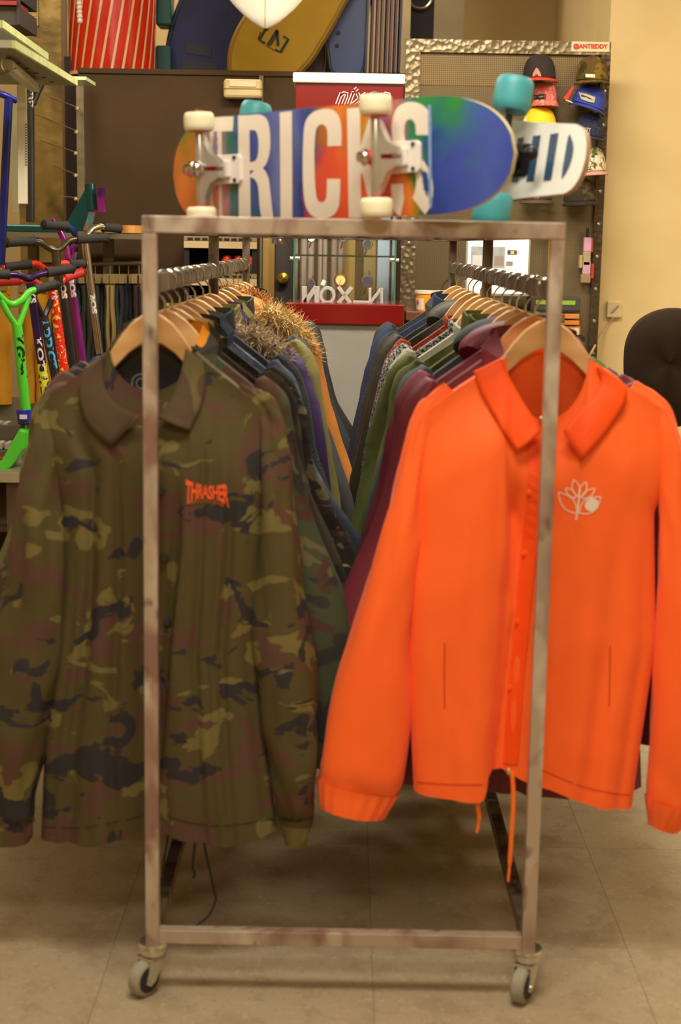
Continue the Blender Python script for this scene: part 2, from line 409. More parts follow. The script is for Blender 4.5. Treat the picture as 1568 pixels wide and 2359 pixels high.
def hanger(rx, y, side, label, yaw=0):
    M = Matrix.Translation((rx, y, APEX)) @ Matrix.Rotation(yaw, 4, 'Z')
    t = thing('coat_hanger', label, 'hanger', M=M, group='wooden hangers on the %s rail' % ('left' if side > 0 else 'right'))
    if side not in _hproto:
        a = obj('hanger_arms', _hb, m_wood, t, smooth=True); b = obj('hook', _hk[side], m_wire, t, smooth=True)
        _hproto[side] = (a.data, b.data)
    else:
        for n, me in zip(('hanger_arms', 'hook'), _hproto[side]):
            o = bpy.data.objects.new(n, me); COL.objects.link(o); o.parent = t; WM[o.name] = M
    return t

m_lining = mat('dark_lining', (40, 36, 34), .85)
m_snap = mat('snap_metal', (96, 92, 88), .35, metal=.6)
def nz(x, y, z=0): return noise.noise(Vector((x, y, z)))
def body_mesh(xL, xR, ztf, ztb, zhem, tf, tb, folds=(), seed=0, wr=.008, NU=56, NV=44, quilt=None, topw=.235):
    """front and back of a hanging jacket; xL/xR tables over z, ztf/ztb top edge over x, zhem hem height over u"""
    def sheet(front):
        rows = []
        for j in range(NV+1):
            v = j/NV; row = []
            for i in range(NU+1):
                u = -1+2*i/NU; xt = u*topw
                zt = (ztf if front else ztb)(xt); z = zt+(zhem(u)-zt)*v
                a = sm(v, 0, .22)
                x = (1-a)*xt + a*(xL(z)+(u+1)/2*(xR(z)-xL(z)))
                pr = max(0, 1-abs(u)**3)**.6
                t = max(.016*min(1, pr*1.5), (tf if front else tb)*(.34+.66*sm(v, 0, .2))*pr)
                y = -t if front else t
                if front:
                    for (u0, u1, wd, dp, v0) in folds:
                        y += dp*exp(-((u-(u0+(u1-u0)*v))/wd)**2)*sm(v, v0, v0+.25)*pr
                f = pr*(.25+.75*v)
                y += wr*f*(nz(u*4.2+seed, v*1.6, seed) + .6*nz(u*9+seed, v*2.5+5, seed))*1.4
                y += wr*.45*f*nz(u*7-v*6+seed, v*9+u*3, seed+3)
                if quilt: y += (-1 if front else 1)*quilt*pr*abs(sin((x*14+z*10)*pi/2)*sin((x*14-z*10)*pi/2))
                row.append((x, y, z))
            rows.append(row)
        return rows
    A = sheet(True); B = sheet(False)
    mb = MB(); mb.grid(A); mb.grid(B)
    for side in (0, -1):
        mb.grid([[r[side] for r in A], [r[side] for r in B]])
    n = len(A[0])                                            # shoulders joined outside the neck opening
    for i in range(n-1):
        xa = abs(-1+2*(i+.5)/NU)*topw
        if xa > .078: mb.add([A[0][i], A[0][i+1], B[0][i+1], B[0][i]], [(0, 1, 2, 3)])
    return mb
def sleeve_mesh(path, n=18, steps=7, seed=0, wr=.004, gather=0, quilt=None, close_in=True):
    """path of (x, y, z, half width, half depth)"""
    pts = curve(path, steps); rows = []; m = len(pts)
    for i, p in enumerate(pts):
        a = Vector(pts[max(0, i-1)][:3]); b = Vector(pts[min(m-1, i+1)][:3]); t = (b-a).normalized()
        side = t.cross(Vector((0, 1, 0))).normalized(); yv = Vector((0, 1, 0)); c = Vector(p[:3]); v = i/(m-1)
        row = []
        for k in range(n):
            q = 2*pi*k/n; sx, sy = cos(q), sin(q)
            r = 1+wr/max(p[3], .01)*(1.6*nz(sx*1.6+seed, sy*1.6, v*7+seed)+1.1*nz(sx*3, sy*3+seed, v*14))
            if quilt: r += quilt*abs(sin(v*26))
            if gather and v > .86: r += gather*sin(k*pi)*0 + gather*(1 if k % 2 else -1)*sm(v, .86, .93)
            row.append(c+side*sx*p[3]*r+yv*sy*p[4]*r)
        rows.append(row)
    last = rows[-1]; cc = sum(last, Vector())/n; d = Vector((0, 0, .012))
    rows.append([cc+(q-cc)*.82 for q in last]); rows.append([cc+(q-cc)*.78+d for q in last])
    mb = MB().grid(rows, True, True, True); return mb
def collar_stand(nh, zb, h, y0, dep, m, t, name='collar'):
    """ring collar standing round the neck"""
    rows = []
    for lv, (dz, gr) in enumerate([(0, 1), (.5, 1.04), (1, 1.0), (1, .93), (.45, .95), (0.05, .95)]):
        rows.append([(nh*gr*cos(a)*1.0, y0+dep*gr*sin(a), zb+h*dz-.018*(1 if sin(a) < 0 else 0)*abs(sin(a))*1.4) for a in [2*pi*k/28 for k in range(28)]])
    return obj(name, MB().grid(rows, True), m, t, smooth=True)
def fur(path, r, count, length, m, t, name='fur_trim', seed=1):
    rnd = random.Random(seed); mb = MB(); pts = [Vector(p) for p in curve(path, 6)]
    for _ in range(count):
        i = rnd.randrange(len(pts)-1); c = pts[i].lerp(pts[i+1], rnd.random())
        d = Vector((rnd.gauss(0, 1), rnd.gauss(0, 1), rnd.gauss(.25, 1))).normalized()
        tw = Vector((rnd.gauss(0, .35), rnd.gauss(-.1, .35), rnd.gauss(-.15, .35)))
        a = c+d*r*rnd.uniform(.5, 1); L = length*rnd.uniform(.6, 1.25); w = Vector((rnd.gauss(0, 1), rnd.gauss(0, 1), rnd.gauss(0, 1))).cross(d).normalized()*.0016
        mid = a+(d+tw*.5)*L*.5; tip = a+(d+tw*1.2)*L
        mb.add([a-w, a+w, mid+w*.7, tip, mid-w*.7], [(0, 1, 2, 4), (4, 2, 3)])
    core = MB().tube(pts, r*.75, 10); mb.add(core.v, core.f)
    o = obj(name, mb, m, t); o['kind'] = 'stuff'; return o

def ztop_fn(neck, drop0=-.062, sh=.152, hw=.235, front=True):
    def f(x):
        ax = abs(x)
        if ax < .074: return drop0-neck*sqrt(max(0, 1-(ax/.074)**2))
        s = (ax-.074)/(hw-.074); return drop0-.004-(sh-.03)*s**.92-.030*s**5
    return f
def simple_jacket(name, label, cat, y, rx, m, side, seed=0, hem=-.88, zsh=0, half=.345, collar='flap', mc=None, ml=None, wr=.007, tf=.045, tb=.035,
                  bw=.235, hw=.235, quilt=None, sleeve_m=None, sr=1.0, group=None, gather=0, slen=1.12, flare=0, sheer=None, cut=None):
    """a jacket further down the row: body, two sleeves, collar"""
    t = thing(name, label, cat, M=Matrix.Translation((rx, y, APEX)), group=group)
    xt = lambda s: (lambda z: s*interp([(-1, bw+.02+flare), (-.5, bw-.02+flare*.4), (-.25, bw-.02), (-.1, hw)], z))
    rnd = random.Random(seed*13+5)
    mb = body_mesh(xt(-1), xt(1), (lambda f: (lambda x: f(x)+zsh))(ztop_fn(.10, hw=hw)), (lambda f: (lambda x: f(x)+zsh))(ztop_fn(-.0, hw=hw)),
                   lambda u: hem+.01*cos(u*3+seed), tf, tb, seed=seed*1.7, wr=wr, NU=28, NV=22, topw=hw, quilt=quilt,
                   folds=[(rnd.uniform(-.8, .8), rnd.uniform(-.9, .9), .1, .02, .1) for _ in range(3)]+[(0, 0, .04, .02, 0)])
    body = obj('body', mb, m, t, smooth=True, auto=False)
    for s in (-1, 1):
        e = half; SL = lambda z: z if z > -.4 else -.38+(z+.38)*slen
        path = [(s*(hw-.055), 0, -.125+zsh, .012, .015), (s*(hw-.038*sr), 0, -.170+zsh, .036*sr, .032), (s*(hw-.032*sr), -.002, -.240+zsh, .050*sr, .040),
                (s*(hw-.012*sr), -.006, -.38, .058*sr, .044), (s*(e-.064*sr), -.012, SL(-.56), .056*sr, .042), (s*(e-.050), -.014, SL(-.70), .050*sr, .038), (s*(e-.046), -.014, SL(-.80), .042*sr, .032), (s*(e-.046), -.014, SL(-.83), .038*sr, .03)]
        obj('sleeve', sleeve_mesh(path, 14, 5, seed+s*3, .005, gather=gather, quilt=quilt*2.2 if quilt else None), sleeve_m or m, t, smooth=True, auto=False)
    mc = mc or m
    if collar == 'flap':
        for s in (-1, 1):
            pl = [(s*.070, -.028), (s*.100, -.062), (s*.098, -.118), (s*.052, -.190), (s*.008, -.160), (s*.050, -.090)]
            bend = lambda x, z: .02-.05*sm(-z, .03, .12)
            obj('collar_flap', MB().prism(pl, -.012+zsh*0, -.006, bend), mc, t)
        obj('collar_band', MB().grid([[(.082*cos(a), .004+.03*sin(a)*1.0, -.030+.012*sin(a)) for a in [pi*k/12 for k in range(13)]], [(.084*cos(a), .004+.034*sin(a), -.085+.01*sin(a)) for a in [pi*k/12 for k in range(13)]]]), ml or mc, t, smooth=True)
    elif collar == 'stand':
        collar_stand(.088, -.095, .075, .0, .040, mc, t)
    elif collar == 'crew':
        collar_stand(.094, -.085, .028, .0, .038, mc, t, 'neckband')
    elif collar in ('hood', 'fur'):
        rows = []
        for a_ in range(0, 13):                                  # hood lying over the back and the shoulders
            a = pi*a_/12; rr = .105
            c = (rr*cos(a), .022+.030*sin(a), -.088+.030*sin(a))
            rows.append((c[0], c[1], c[2]))
        mbh = MB().tube(curve(rows, 3), [.024+.016*sin(pi*i/36) for i in range(37)], 12)
        obj('hood', mbh, mc, t, smooth=True)
    return t, body
# ------------------------------------------------------------------ the two jackets at the front end
def front_jacket(name, label, rx, D, m, xl_px, xr_px, hem_px, sleeves, extra, flaps, zn, seed, m_in, topw, gather, wr, group=None, cx0=0, tf=.055):
    O = Vector((rx, D, APEX)); t = thing(name, label, 'jacket', M=Matrix.Translation(O))
    Lc = lambda px, py: P(px, py, D)-O
    tl = sorted([(Lc(x, y).z, Lc(x, y).x) for y, x in xl_px]); tr = sorted([(Lc(x, y).z, Lc(x, y).x) for y, x in xr_px])
    hm = sorted([(u, Lc(1262 if rx > 0 else 350, y).z) for u, y in hem_px])
    mb = body_mesh(lambda z: interp(tl, z), lambda z: interp(tr, z), ztop_fn(zn, hw=topw, sh=.142), ztop_fn(0, hw=topw, sh=.142), lambda u: interp(hm, u), tf, .04 if rx > 0 else .085,
                   folds=extra, seed=seed, wr=wr, NU=96, NV=76, topw=topw)
    return t, O, Lc, mb
def add_sleeve(t, Lc, m, tab, seed, gather, y=0, wr=.005, dep=.046, ya=0):
    path = []
    for i, (py, a, b) in enumerate(tab):
        A = Lc(a, py); B = Lc(b, py); f = i/(len(tab)-1)
        path.append(((A.x+B.x)/2, y+ya*sm(f, .3, 1), A.z, abs(B.x-A.x)/2, min(dep, abs(B.x-A.x)/2*1.0)*(.25, .5, .75, .92, 1)[min(i, 4)]*(1 if f < .8 else .85)))
    so = obj('sleeve', sleeve_mesh(path, 28, 9, seed, wr, gather=0), m, t, smooth=True, auto=False)
    pts = curve(path, 9); k0 = len(pts)-1; acc = 0
    while k0 > 1 and acc < .052: acc += (Vector(pts[k0][:3])-Vector(pts[k0-1][:3])).length; k0 -= 1
    rows = []; seg = pts[k0:]
    for i, p in enumerate(seg):
        a = Vector(seg[max(0, i-1)][:3]); b = Vector(seg[min(len(seg)-1, i+1)][:3]); tt = (b-a).normalized(); sd = tt.cross(Vector((0, 1, 0))).normalized(); f = i/(len(seg)-1)
        rows.append([Vector(p[:3])+(sd*cos(q)*(p[3]+.0015)+Vector((0, 1, 0))*sin(q)*(p[4]+.003))*(1+(gather*.8 if gather > .02 else .004)*sin(q*17+f)*(1-.3*f)+(.012*(1-f)**3)) for q in [2*pi*k/90 for k in range(90)]])
    obj('cuff', MB().grid(rows, True), m, so, smooth=True, auto=False)
    return so
def add_flap(t, Lc, m, inner, outer, bv, name='collar_flap', lift=.007):
    n = 14; A = [curve(inner, 6), curve(outer, 6)]
    rows = []
    for i in range(n+1):
        f = i/n; p = [a[min(len(a)-1, int(round(f*(len(a)-1))))] for a in A]; row = []
        for k in range(8):
            g = k/7; x = p[0][0]*(1-g)+p[1][0]*g; y = p[0][1]*(1-g)+p[1][1]*g; q = Lc(x, y)
            h, _, _, _ = bv.ray_cast(Vector((q.x, -1, q.z)), Vector((0, 1, 0)))
            yy = min((h.y-lift) if h is not None else 9, -.018-.036*f)
            row.append((q.x, yy-.004*sin(pi*g), q.z))
        rows.append(row)
    o = obj(name, MB().grid(rows), m, t, smooth=True, auto=False)
    s = o.modifiers.new('thick', 'SOLIDIFY'); s.thickness = .003; s.offset = -1
    return o

# orange coach jacket
m_or = mat('orange_nylon', (255, 104, 34), .62, bump=.12, bscale=35, var=.03, vscale=4, spec=.35, sheen=.1)
m_or2 = mat('orange_placket', (250, 84, 14), .62, bump=.2, bscale=60, var=.04, vscale=8, spec=.35)
m_white_print = mat('white_print', (238, 214, 196), .8)
DO = 2.765; rxo = P(1262, 740, DO).x
tO, OO, LcO, mbO = front_jacket('coach_jacket', 'bright orange coach jacket with pointed collar and white plant print, first on the right rail', rxo, DO, m_or,
    [(940, 952), (1250, 955), (1350, 940), (1500, 938), (1690, 946), (1830, 953)],
    [(940, 1546), (1100, 1522), (1180, 1506), (1330, 1508), (1480, 1510), (1600, 1492), (1750, 1470), (1855, 1455)],
    [(-1, 1826), (-.42, 1833), (-.36, 1822), (-.33, 1775), (-.2, 1768), (0, 1785), (.25, 1805), (.55, 1838), (1, 1856)], None,
    [(-.1, -.30, .15, .018, .1), (-.12, -.27, .05, .022, .15), (.45, .5, .12, .008, .3), (.75, .55, .10, .012, .2), (-.6, -.7, .12, .006, .5), (.93, .85, .05, .01, .2)], None, .118, 3.3, m_or2, .243, 0, .007)
# the left front panel overlaps: a sharp step beside the placket
for i, v in enumerate(mbO.v):
    if v.y < 0:
        z = v.z; ue = interp([(-.95, LcO(1118, 1760).x), (LcO(1150, 1600).z, LcO(1150, 1600).x), (LcO(1172, 1400).z, LcO(1172, 1400).x), (LcO(1158, 1150).z, LcO(1158, 1150).x), (-.1, LcO(1140, 1000).x)], z)
        if v.x > ue: v.y = min(-.006, v.y+.036*exp(-(v.x-ue)/.07)*sm(v.x, ue, ue+.010)*sm(-z, .16, .40))
bO = obj('body', mbO, m_or, tO, smooth=True, auto=False)
bvO = bvh_of(mbO)
add_sleeve(tO, LcO, m_or, [(893, 1020, 1050), (925, 982, 1025), (962, 951, 1002), (1060, 926, 985), (1200, 891, 975), (1330, 852, 962), (1480, 801, 948), (1640, 757, 946), (1760, 735, 934), (1812, 731, 915), (1850, 734, 895), (1868, 738, 884)], 4.2, .035, wr=.004)
add_sleeve(tO, LcO, m_or, [(890, 1440, 1470), (920, 1478, 1518), (955, 1502, 1548), (1060, 1512, 1580), (1200, 1515, 1600), (1400, 1512, 1628), (1600, 1500, 1642), (1760, 1490, 1630), (1850, 1487, 1602), (1905, 1492, 1560)], 9.1, .035, wr=.004)
add_flap(tO, LcO, m_or2, [(1152, 822), (1165, 858), (1200, 922), (1240, 984)], [(1088, 853), (1106, 905), (1142, 970), (1182, 1031)], bvO)
add_flap(tO, LcO, m_or2, [(1366, 838), (1378, 872), (1362, 908), (1328, 936), (1286, 985)], [(1397, 850), (1437, 892), (1422, 942), (1378, 998), (1326, 1052)], bvO)
cb = MB().grid([[(.083*cos(a), .006+.034*sin(a), -.068+.010*sin(a)-.003*cos(a)**2*5) for a in [pi*k/16 for k in range(17)]], [(.090*cos(a), .008+.034*sin(a), -.112) for a in [pi*k/16 for k in range(17)]]])
obj('collar_band', cb, m_or2, tO, smooth=True)
bwO = bvh_of(mbO, WM[tO.name])
# placket strip with snaps under the cloth
pl = [(1236, 1010), (1229, 1135), (1215, 1300), (1200, 1450), (1186, 1600), (1176, 1760)]
vs, fs = ribbon2(curve(pl, 6), 34); decal('placket', [(vs, fs)], m_or2, tO, bwO, .0035)
for px, py in [(1220, 1135), (1208, 1275), (1192, 1432), (1176, 1585)]:
    c = WM[tO.name].inverted() @ hit(bwO, px, py, .003); obj('snap', MB().ball(c, .0065, 1, .25, 1, 12), m_or2, tO, smooth=True)
c = WM[tO.name].inverted() @ hit(bwO, 1247, 966, .006); obj('neck_snap', MB().ball(c, .006, 1, .6, 1, 12), mat('brass_snap', (196, 176, 130), .3, metal=.8), tO, smooth=True)
m_or3 = mat('orange_seam', (205, 62, 8), .8)
for pts in ([(1024, 1482), (1023, 1560), (1024, 1632)], [(1405, 1488), (1404, 1560), (1402, 1628)]):
    vs, fs = ribbon2(curve(pts, 4), 3.0); decal('pocket_edge', [(vs, fs)], m_or3, tO, bwO, .0012)
for pts in ([(958, 1802), (1010, 1806), (1060, 1808), (1112, 1808)], [(1250, 1775), (1330, 1808), (1400, 1826), (1452, 1832)]):
    vs, fs = ribbon2(curve(pts, 5), 2.4); decal('hem_stitching', [(vs, fs)], m_or3, tO, bwO, .0012)
def leaf(base, tip, w, n=9):
    (x0, y0), (x1, y1) = base, tip; dx, dy = x1-x0, y1-y0; L = math.hypot(dx, dy); nx, ny = -dy/L, dx/L; a = []; b = []
    for i in range(n+1):
        f = i/n; h = w*sin(pi*f**.9)**.9 if 0 < f < 1 else 0
        a.append((x0+dx*f+nx*h, y0+dy*f+ny*h)); b.append((x0+dx*f-nx*h, y0+dy*f-ny*h))
    return a, b
polys = []
for base, tip, wd in (((1331, 1143), (1321, 1105), 9), ((1336, 1145), (1349, 1110), 8), ((1326, 1147), (1302, 1124), 7), ((1340, 1148), (1370, 1126), 8), ((1328, 1182), (1286, 1134), 14), ((1334, 1182), (1384, 1145), 16)):
    a, b = leaf(base, tip, wd)
    polys.append(ribbon2(a, 2.6)); polys.append(ribbon2(b, 2.6))
polys.append(ribbon2(curve([(1334, 1140), (1332, 1160), (1330, 1178), (1326, 1198)], 5), 4.2))
cx, cy = 1363, 1163; q = [(cx+17*cos(a)*cos(-.5)-15*sin(a)*sin(-.5), cy+17*cos(a)*sin(-.5)+15*sin(a)*cos(-.5)) for a in [2*pi*k/20 for k in range(20)]]
polys.append((q, [tuple(range(20))]))
decal('plant_print', polys, m_white_print, tO, bwO, .0015)
# draw cords
for pts, w in (([(1098, 1822), (1099, 1850), (1103, 1885), (1098, 1918)], .0042), ([(1172, 1775), (1180, 1792), (1182, 1850), (1178, 1920), (1174, 1985), (1170, 2030)], .0045)):
    pp = [P(x, y, DO-.03)-OO for x, y in pts]; cc = curve([tuple(p) for p in pp], 6)
    obj('draw_cord', MB().tube(cc, [w*(1 if i < len(cc)-6 else .6) for i in range(len(cc))], 8), mat('orange_cord', (255, 124, 30), .7), tO, smooth=True)
pp = P(1172, 1778, DO-.03)-OO; obj('cord_eyelet', MB().ball(pp, .006, 1, .7, 1.2, 10), mat('brass_snap', (196, 176, 130)), tO, smooth=True)
hanger(rxo, DO, -1, 'beech coat hanger inside the bright orange coach jacket')

# camouflage coach jacket
m_camo = patches('woodland_camo', (78, 68, 36), [((108, 98, 54), .57, 1.0), ((86, 60, 46), .56, 1.0), ((46, 43, 44), .60, 1.1)], scale=8.8, stretch=(.85, 1, 1.35), rough=.8, bump=.12, bscale=40, soft=.006, dist=.9, seed=3, detail=3.5)
m_camo_c = patches('woodland_camo_collar', (78, 62, 44), [((96, 86, 52), .60, 1.0), ((60, 54, 54), .62, 1.2)], scale=6, rough=.85, bump=.12, bscale=40, soft=.006, dist=.9, seed=8)
DC = 2.765; rxc = P(350, 735, DC).x
tC, OC, LcC, mbC = front_jacket('coach_jacket', 'woodland camouflage coach jacket with orange chest lettering, first on the left rail', rxc, DC, m_camo,
    [(940, 75), (1000, 110), (1060, 140), (1350, 142), (1550, 125), (1700, 103), (1935, 95)],
    [(940, 637), (1000, 615), (1150, 607), (1350, 598), (1500, 590), (1600, 600), (1800, 625), (1930, 642)],
    [(-1, 1936), (-.6, 1934), (-.2, 1912), (-.02, 1902), (.03, 1896), (.2, 1912), (.6, 1928), (1, 1905)], None,
    [(-.1, -.12, .14, .022, .05), (-.62, -.75, .07, .022, .0), (-.42, -.35, .05, .012, .1), (.18, .08, .05, .010, .1), (.42, .40, .05, .010, .0), (.72, .62, .05, .014, .1), (-.8, -.9, .05, .01, .3), (.56, .5, .04, .008, .0), (.9, .93, .05, .016, .4)],
    None, .078, 11.3, m_lining, .222, 0, .007)
for i, v in enumerate(mbC.v):
    if v.y < 0:
        z = v.z; ue = interp([(-.95, LcC(370, 1890).x), (LcC(388, 1700).z, LcC(388, 1700).x), (LcC(408, 1450).z, LcC(408, 1450).x), (LcC(430, 1250).z, LcC(430, 1250).x), (-.1, LcC(440, 1000).x)], z)
        if v.x < ue: v.y = min(-.006, v.y+.034*exp(-(ue-v.x)/.06)*sm(-v.x, -ue, -ue+.012)*sm(-z, .25, .55))
obj('body', mbC, m_camo, tC, smooth=True, auto=False); bvC = bvh_of(mbC); bwC = bvh_of(mbC, WM[tC.name])
add_sleeve(tC, LcC, m_camo, [(893, 148, 178), (918, 108, 150), (950, 76, 130), (1050, 60, 146), (1200, 38, 152), (1400, 6, 156), (1550, -14, 146), (1700, -22, 114), (1850, -22, 80), (1890, -20, 68), (1936, -18, 66)], 2.2, .012, wr=.008)
add_sleeve(tC, LcC, m_camo, [(893, 535, 565), (920, 568, 612), (955, 590, 640), (1050, 596, 664), (1250, 592, 694), (1450, 588, 714), (1650, 598, 729), (1800, 622, 730), (1880, 642, 718), (1945, 660, 698)], 7.2, .012, wr=.008)
add_flap(tC, LcC, m_camo_c, [(248, 812), (243, 850), (250, 890), (278, 926), (332, 950)], [(212, 836), (188, 880), (193, 930), (215, 980), (266, 1022)], bvC)
add_flap(tC, LcC, m_camo_c, [(430, 800), (421, 850), (406, 900), (386, 935), (370, 953)], [(468, 828), (478, 870), (472, 915), (458, 955), (442, 985)], bvC)
obj('lining', MB().grid([[(.080*cos(a), .006+.018*sin(a), -.066) for a in [pi*k/16 for k in range(17)]], [(.094*cos(a), .006+.018*sin(a), -.19) for a in [pi*k/16 for k in range(17)]]]), m_lining, tC, smooth=True)
# neck label seen inside the collar
nl = P(328, 928, DC+.0)-OC
lb = obj('neck_label', MB().box(nl.x-.019, .0130, nl.z-.017, nl.x+.019, .0145, nl.z+.016), mat('label_white', (214, 206, 184), .8), tC)
obj('label_patch', MB().box(nl.x-.002, .0115, nl.z-.016, nl.x+.019, .0128, nl.z+.008), mat('label_orange', (236, 104, 36), .8), lb)
rp = [(nl.x-.004+.017*cos(a), nl.z+.034+.017*sin(a)) for a in [2*pi*k/24 for k in range(24)]]
vs, fs = ribbon2(rp, .0028, True); rp2 = [(nl.x-.004+.009*cos(a), nl.z+.034+.009*sin(a)) for a in [2*pi*k/16 for k in range(14)]]; v2, f2 = ribbon2(rp2, .0026)
obj('label_ring_print', MB().add([(x, .0150, z) for x, z in vs], fs).add([(x, .0150, z) for x, z in v2], f2), mat('label_grey', (120, 120, 112), .8), tC)
for px, py in [(371, 1131), (379, 1285), (384, 1433), (388, 1580)]:
    c = WM[tC.name].inverted() @ hit(bwC, px, py, .003); obj('snap', MB().lathe([(0, -.003), (.006, -.003), (.0075, 0), (.0075, .004), (0, .004)], c, 'Y', 16), mat('snap_dark', (62, 62, 64), .35, metal=.4), tC, smooth=True)
m_orp = mat('orange_print', (240, 92, 34), .75)
vs, fs = text2('THRASHER', .035, 0, .92)
def fl(u, v):
    e = abs(2*u-1); top = 1113-9*e**2+4*u; bot = 1143+(4+20*e**3); x = 428+98*u+(v-.5)*0
    return (x+2*(2*u-1)*(1-v), bot+(top-bot)*v+5*u)
polys = [([fl(*p) for p in vs], fs)]
v2, f2 = text2('MAGAZINE', .02, 0, 1.2); polys.append(([(434+82*p[0], 1163-9*p[1]-8*sin(pi*p[0])+6*p[0]) for p in v2], f2))
decal('chest_lettering', polys[:1], m_orp, tC, bwC, .0015); decal('small_lettering', polys[1:], mat('orange_print_dull', (170, 80, 36), .8), tC, bwC, .0015)
for pts in ([(100, 1905), (200, 1906), (330, 1880)], [(385, 1880), (450, 1898), (530, 1902), (636, 1884)]):
    vs, fs = ribbon2(curve(pts, 6), 2.2); decal('hem_stitching', [(vs, fs)], mat('camo_seam', (44, 40, 26), .9), tC, bwC, .0012)
m_dc = mat('dark_cord', (40, 38, 36), .8)
for pts in ([(392, 1880), (386, 1930), (377, 1990), (374, 2040)], [(452, 1915), (447, 1960), (443, 2000), (449, 2012), (444, 2024)], [(466, 1915), (475, 1970), (494, 2055), (496, 2075), (480, 2110), (452, 2132)]):
    pp = curve([tuple(P(x, y, DC-.0)-OC) for x, y in pts], 6); obj('draw_cord', MB().tube(pp, .0024, 7), m_dc, tC, smooth=True)
hanger(rxc, DC, 1, 'beech coat hanger inside the woodland camouflage coach jacket').scale = (.92, 1, 1)

# ------------------------------------------------------------------ the rows behind them
GL = 'jackets on the left rail'; GR = 'jackets on the right rail'
rxl = xl-.003; rxr = xr
m_camo2 = patches('camo_orange_flecks', (66, 72, 48), [((96, 92, 60), .55, 1), ((78, 54, 42), .56, 1), ((52, 50, 46), .60, 1.2), ((206, 132, 30), .70, 1.0)], scale=8, rough=.85, bump=.1, soft=.006, dist=1, seed=12)
m_camo3 = patches('dark_camo', (58, 56, 40), [((92, 90, 58), .60, 1.2), ((38, 36, 34), .55, 1), ((150, 136, 80), .72, 1.6)], scale=9, rough=.9, bump=.15, soft=.01, dist=.6, seed=15)
m_bark = patches('bark_camo', (48, 44, 38), [((30, 28, 28), .52, 1), ((104, 98, 70), .63, 1.2), ((176, 162, 112), .70, 1.5), ((96, 70, 44), .66, 2)], scale=8, stretch=(1, 1, 2.6), rough=.9, bump=.4, bscale=50, soft=.02, dist=1.4, seed=21, detail=4)
m_denim = patches('denim_blue', (60, 70, 88), [((44, 52, 68), .52, 1), ((108, 120, 134), .68, 1.4)], scale=9, rough=.9, bump=.3, bscale=260, soft=.1, seed=23)
m_tanf = mat('tan_lining', (196, 164, 98), .85, bump=.2)
m_knitk = mat('black_knit', (44, 46, 50), .95, bump=.8, bscale=150, var=.2, vscale=60)
m_purple = mat('purple_padded', (74, 54, 120), .6, bump=.3, bscale=30, var=.1)
m_olive = mat('olive_cotton', (124, 120, 66), .85, bump=.2, bscale=60, var=.08)
m_dkslate = mat('slate_shell', (58, 60, 64), .7, bump=.2, bscale=50)
m_ochre = mat('ochre_shell', (196, 124, 48), .7, bump=.2, bscale=40)
m_blk = mat('black_shell', (38, 38, 38), .65, bump=.3, bscale=50)
m_blkd = mat('black_denim', (46, 48, 50), .8, bump=.3, bscale=120)
m_ltblue = mat('pale_blue_lining', (112, 126, 134), .85)
m_furg = patches('grey_fur', (206, 188, 158), [((70, 58, 52), .57, 1)], scale=26, rough=.9, bump=0, soft=.04)
m_furt = patches('tan_fur', (206, 174, 112), [((226, 204, 150), .55, 1)], scale=30, rough=.9, bump=0, soft=.05)
m_furo = patches('ginger_fur', (190, 130, 66), [((84, 64, 46), .58, 1), ((216, 178, 120), .60, 1.4)], scale=30, rough=.9, bump=0, soft=.05)
cat = 'jacket'
simple_jacket('camouflage_jacket', 'green camouflage jacket with orange flecks right behind the first woodland camouflage jacket', cat, 2.885, rxl, m_camo2, 1, 1, hem=-.85, half=.365, collar='flap', wr=.006, group=GL)
simple_jacket('camouflage_jacket', 'dark olive camouflage jacket with yellow collar edge, third on the left rail', cat, 3.00, rxl, m_camo3, 1, 2, hem=-.86, half=.372, collar='flap', ml=m_tanf, zsh=.0, group=GL)
simple_jacket('camouflage_jacket', 'bark patterned camouflage jacket with long ragged sleeves, fourth on the left rail', cat, 3.14, rxl, m_bark, 1, 3, hem=-.9, half=.405, collar='flap', hw=.245, sr=1.05, wr=.012, group=GL)
simple_jacket('denim_jacket', 'worn blue denim jacket between the bark camouflage and the black knit collar', cat, 3.30, rxl, m_denim, 1, 4, hem=-.84, half=.425, collar='flap', ml=m_ltblue, hw=.238, sr=1.1, group=GL)
simple_jacket('overshirt', 'black wool overshirt with tan lining, behind the denim jacket', cat, 3.46, rxl, m_knitk, 1, 5, hem=-.84, half=.36, collar='stand', hw=.24, ml=m_tanf, group=GL)
tP, _ = simple_jacket('parka', 'purple padded parka with grey and black fur hood', cat, 3.66, rxl, m_purple, 1, 6, hem=-.9, half=.33, collar='stand', mc=m_olive, hw=.252, tf=.06, tb=.05, sr=1.15, wr=.012, group=GL)
fur([(.04, -.05, -.07), (.10, -.04, -.085), (.155, -.02, -.115), (.19, .0, -.15), (.20, .01, -.175)], .024, 1500, .030, m_furg, tP)
simple_jacket('shirt_jacket', 'brown checked collar shirt jacket behind the purple parka', cat, 3.84, rxl, mat('brown_cotton', (112, 88, 56), .9, bump=.3), 1, 7, hem=-.8, half=.30, collar='flap', mc=mat('collar_purple', (92, 72, 128), .8), group=GL)
simple_jacket('field_jacket', 'light olive cotton field jacket seen before the ochre parka', cat, 4.02, rxl, m_olive, 1, 8, hem=-.92, half=.35, collar='flap', hw=.258, tf=.05, group=GL)
simple_jacket('shell_jacket', 'dark slate shell jacket between the olive field jacket and the ochre parka', cat, 4.2, rxl, m_dkslate, 1, 9, hem=-.92, half=.38, collar='stand', hw=.245, group=GL)
tQ, _ = simple_jacket('parka', 'ochre parka with pale tan fur hood trim', cat, 4.42, rxl, m_ochre, 1, 10, hem=-.95, half=.395, collar='hood', hw=.262, tf=.055, sr=1.1, group=GL)
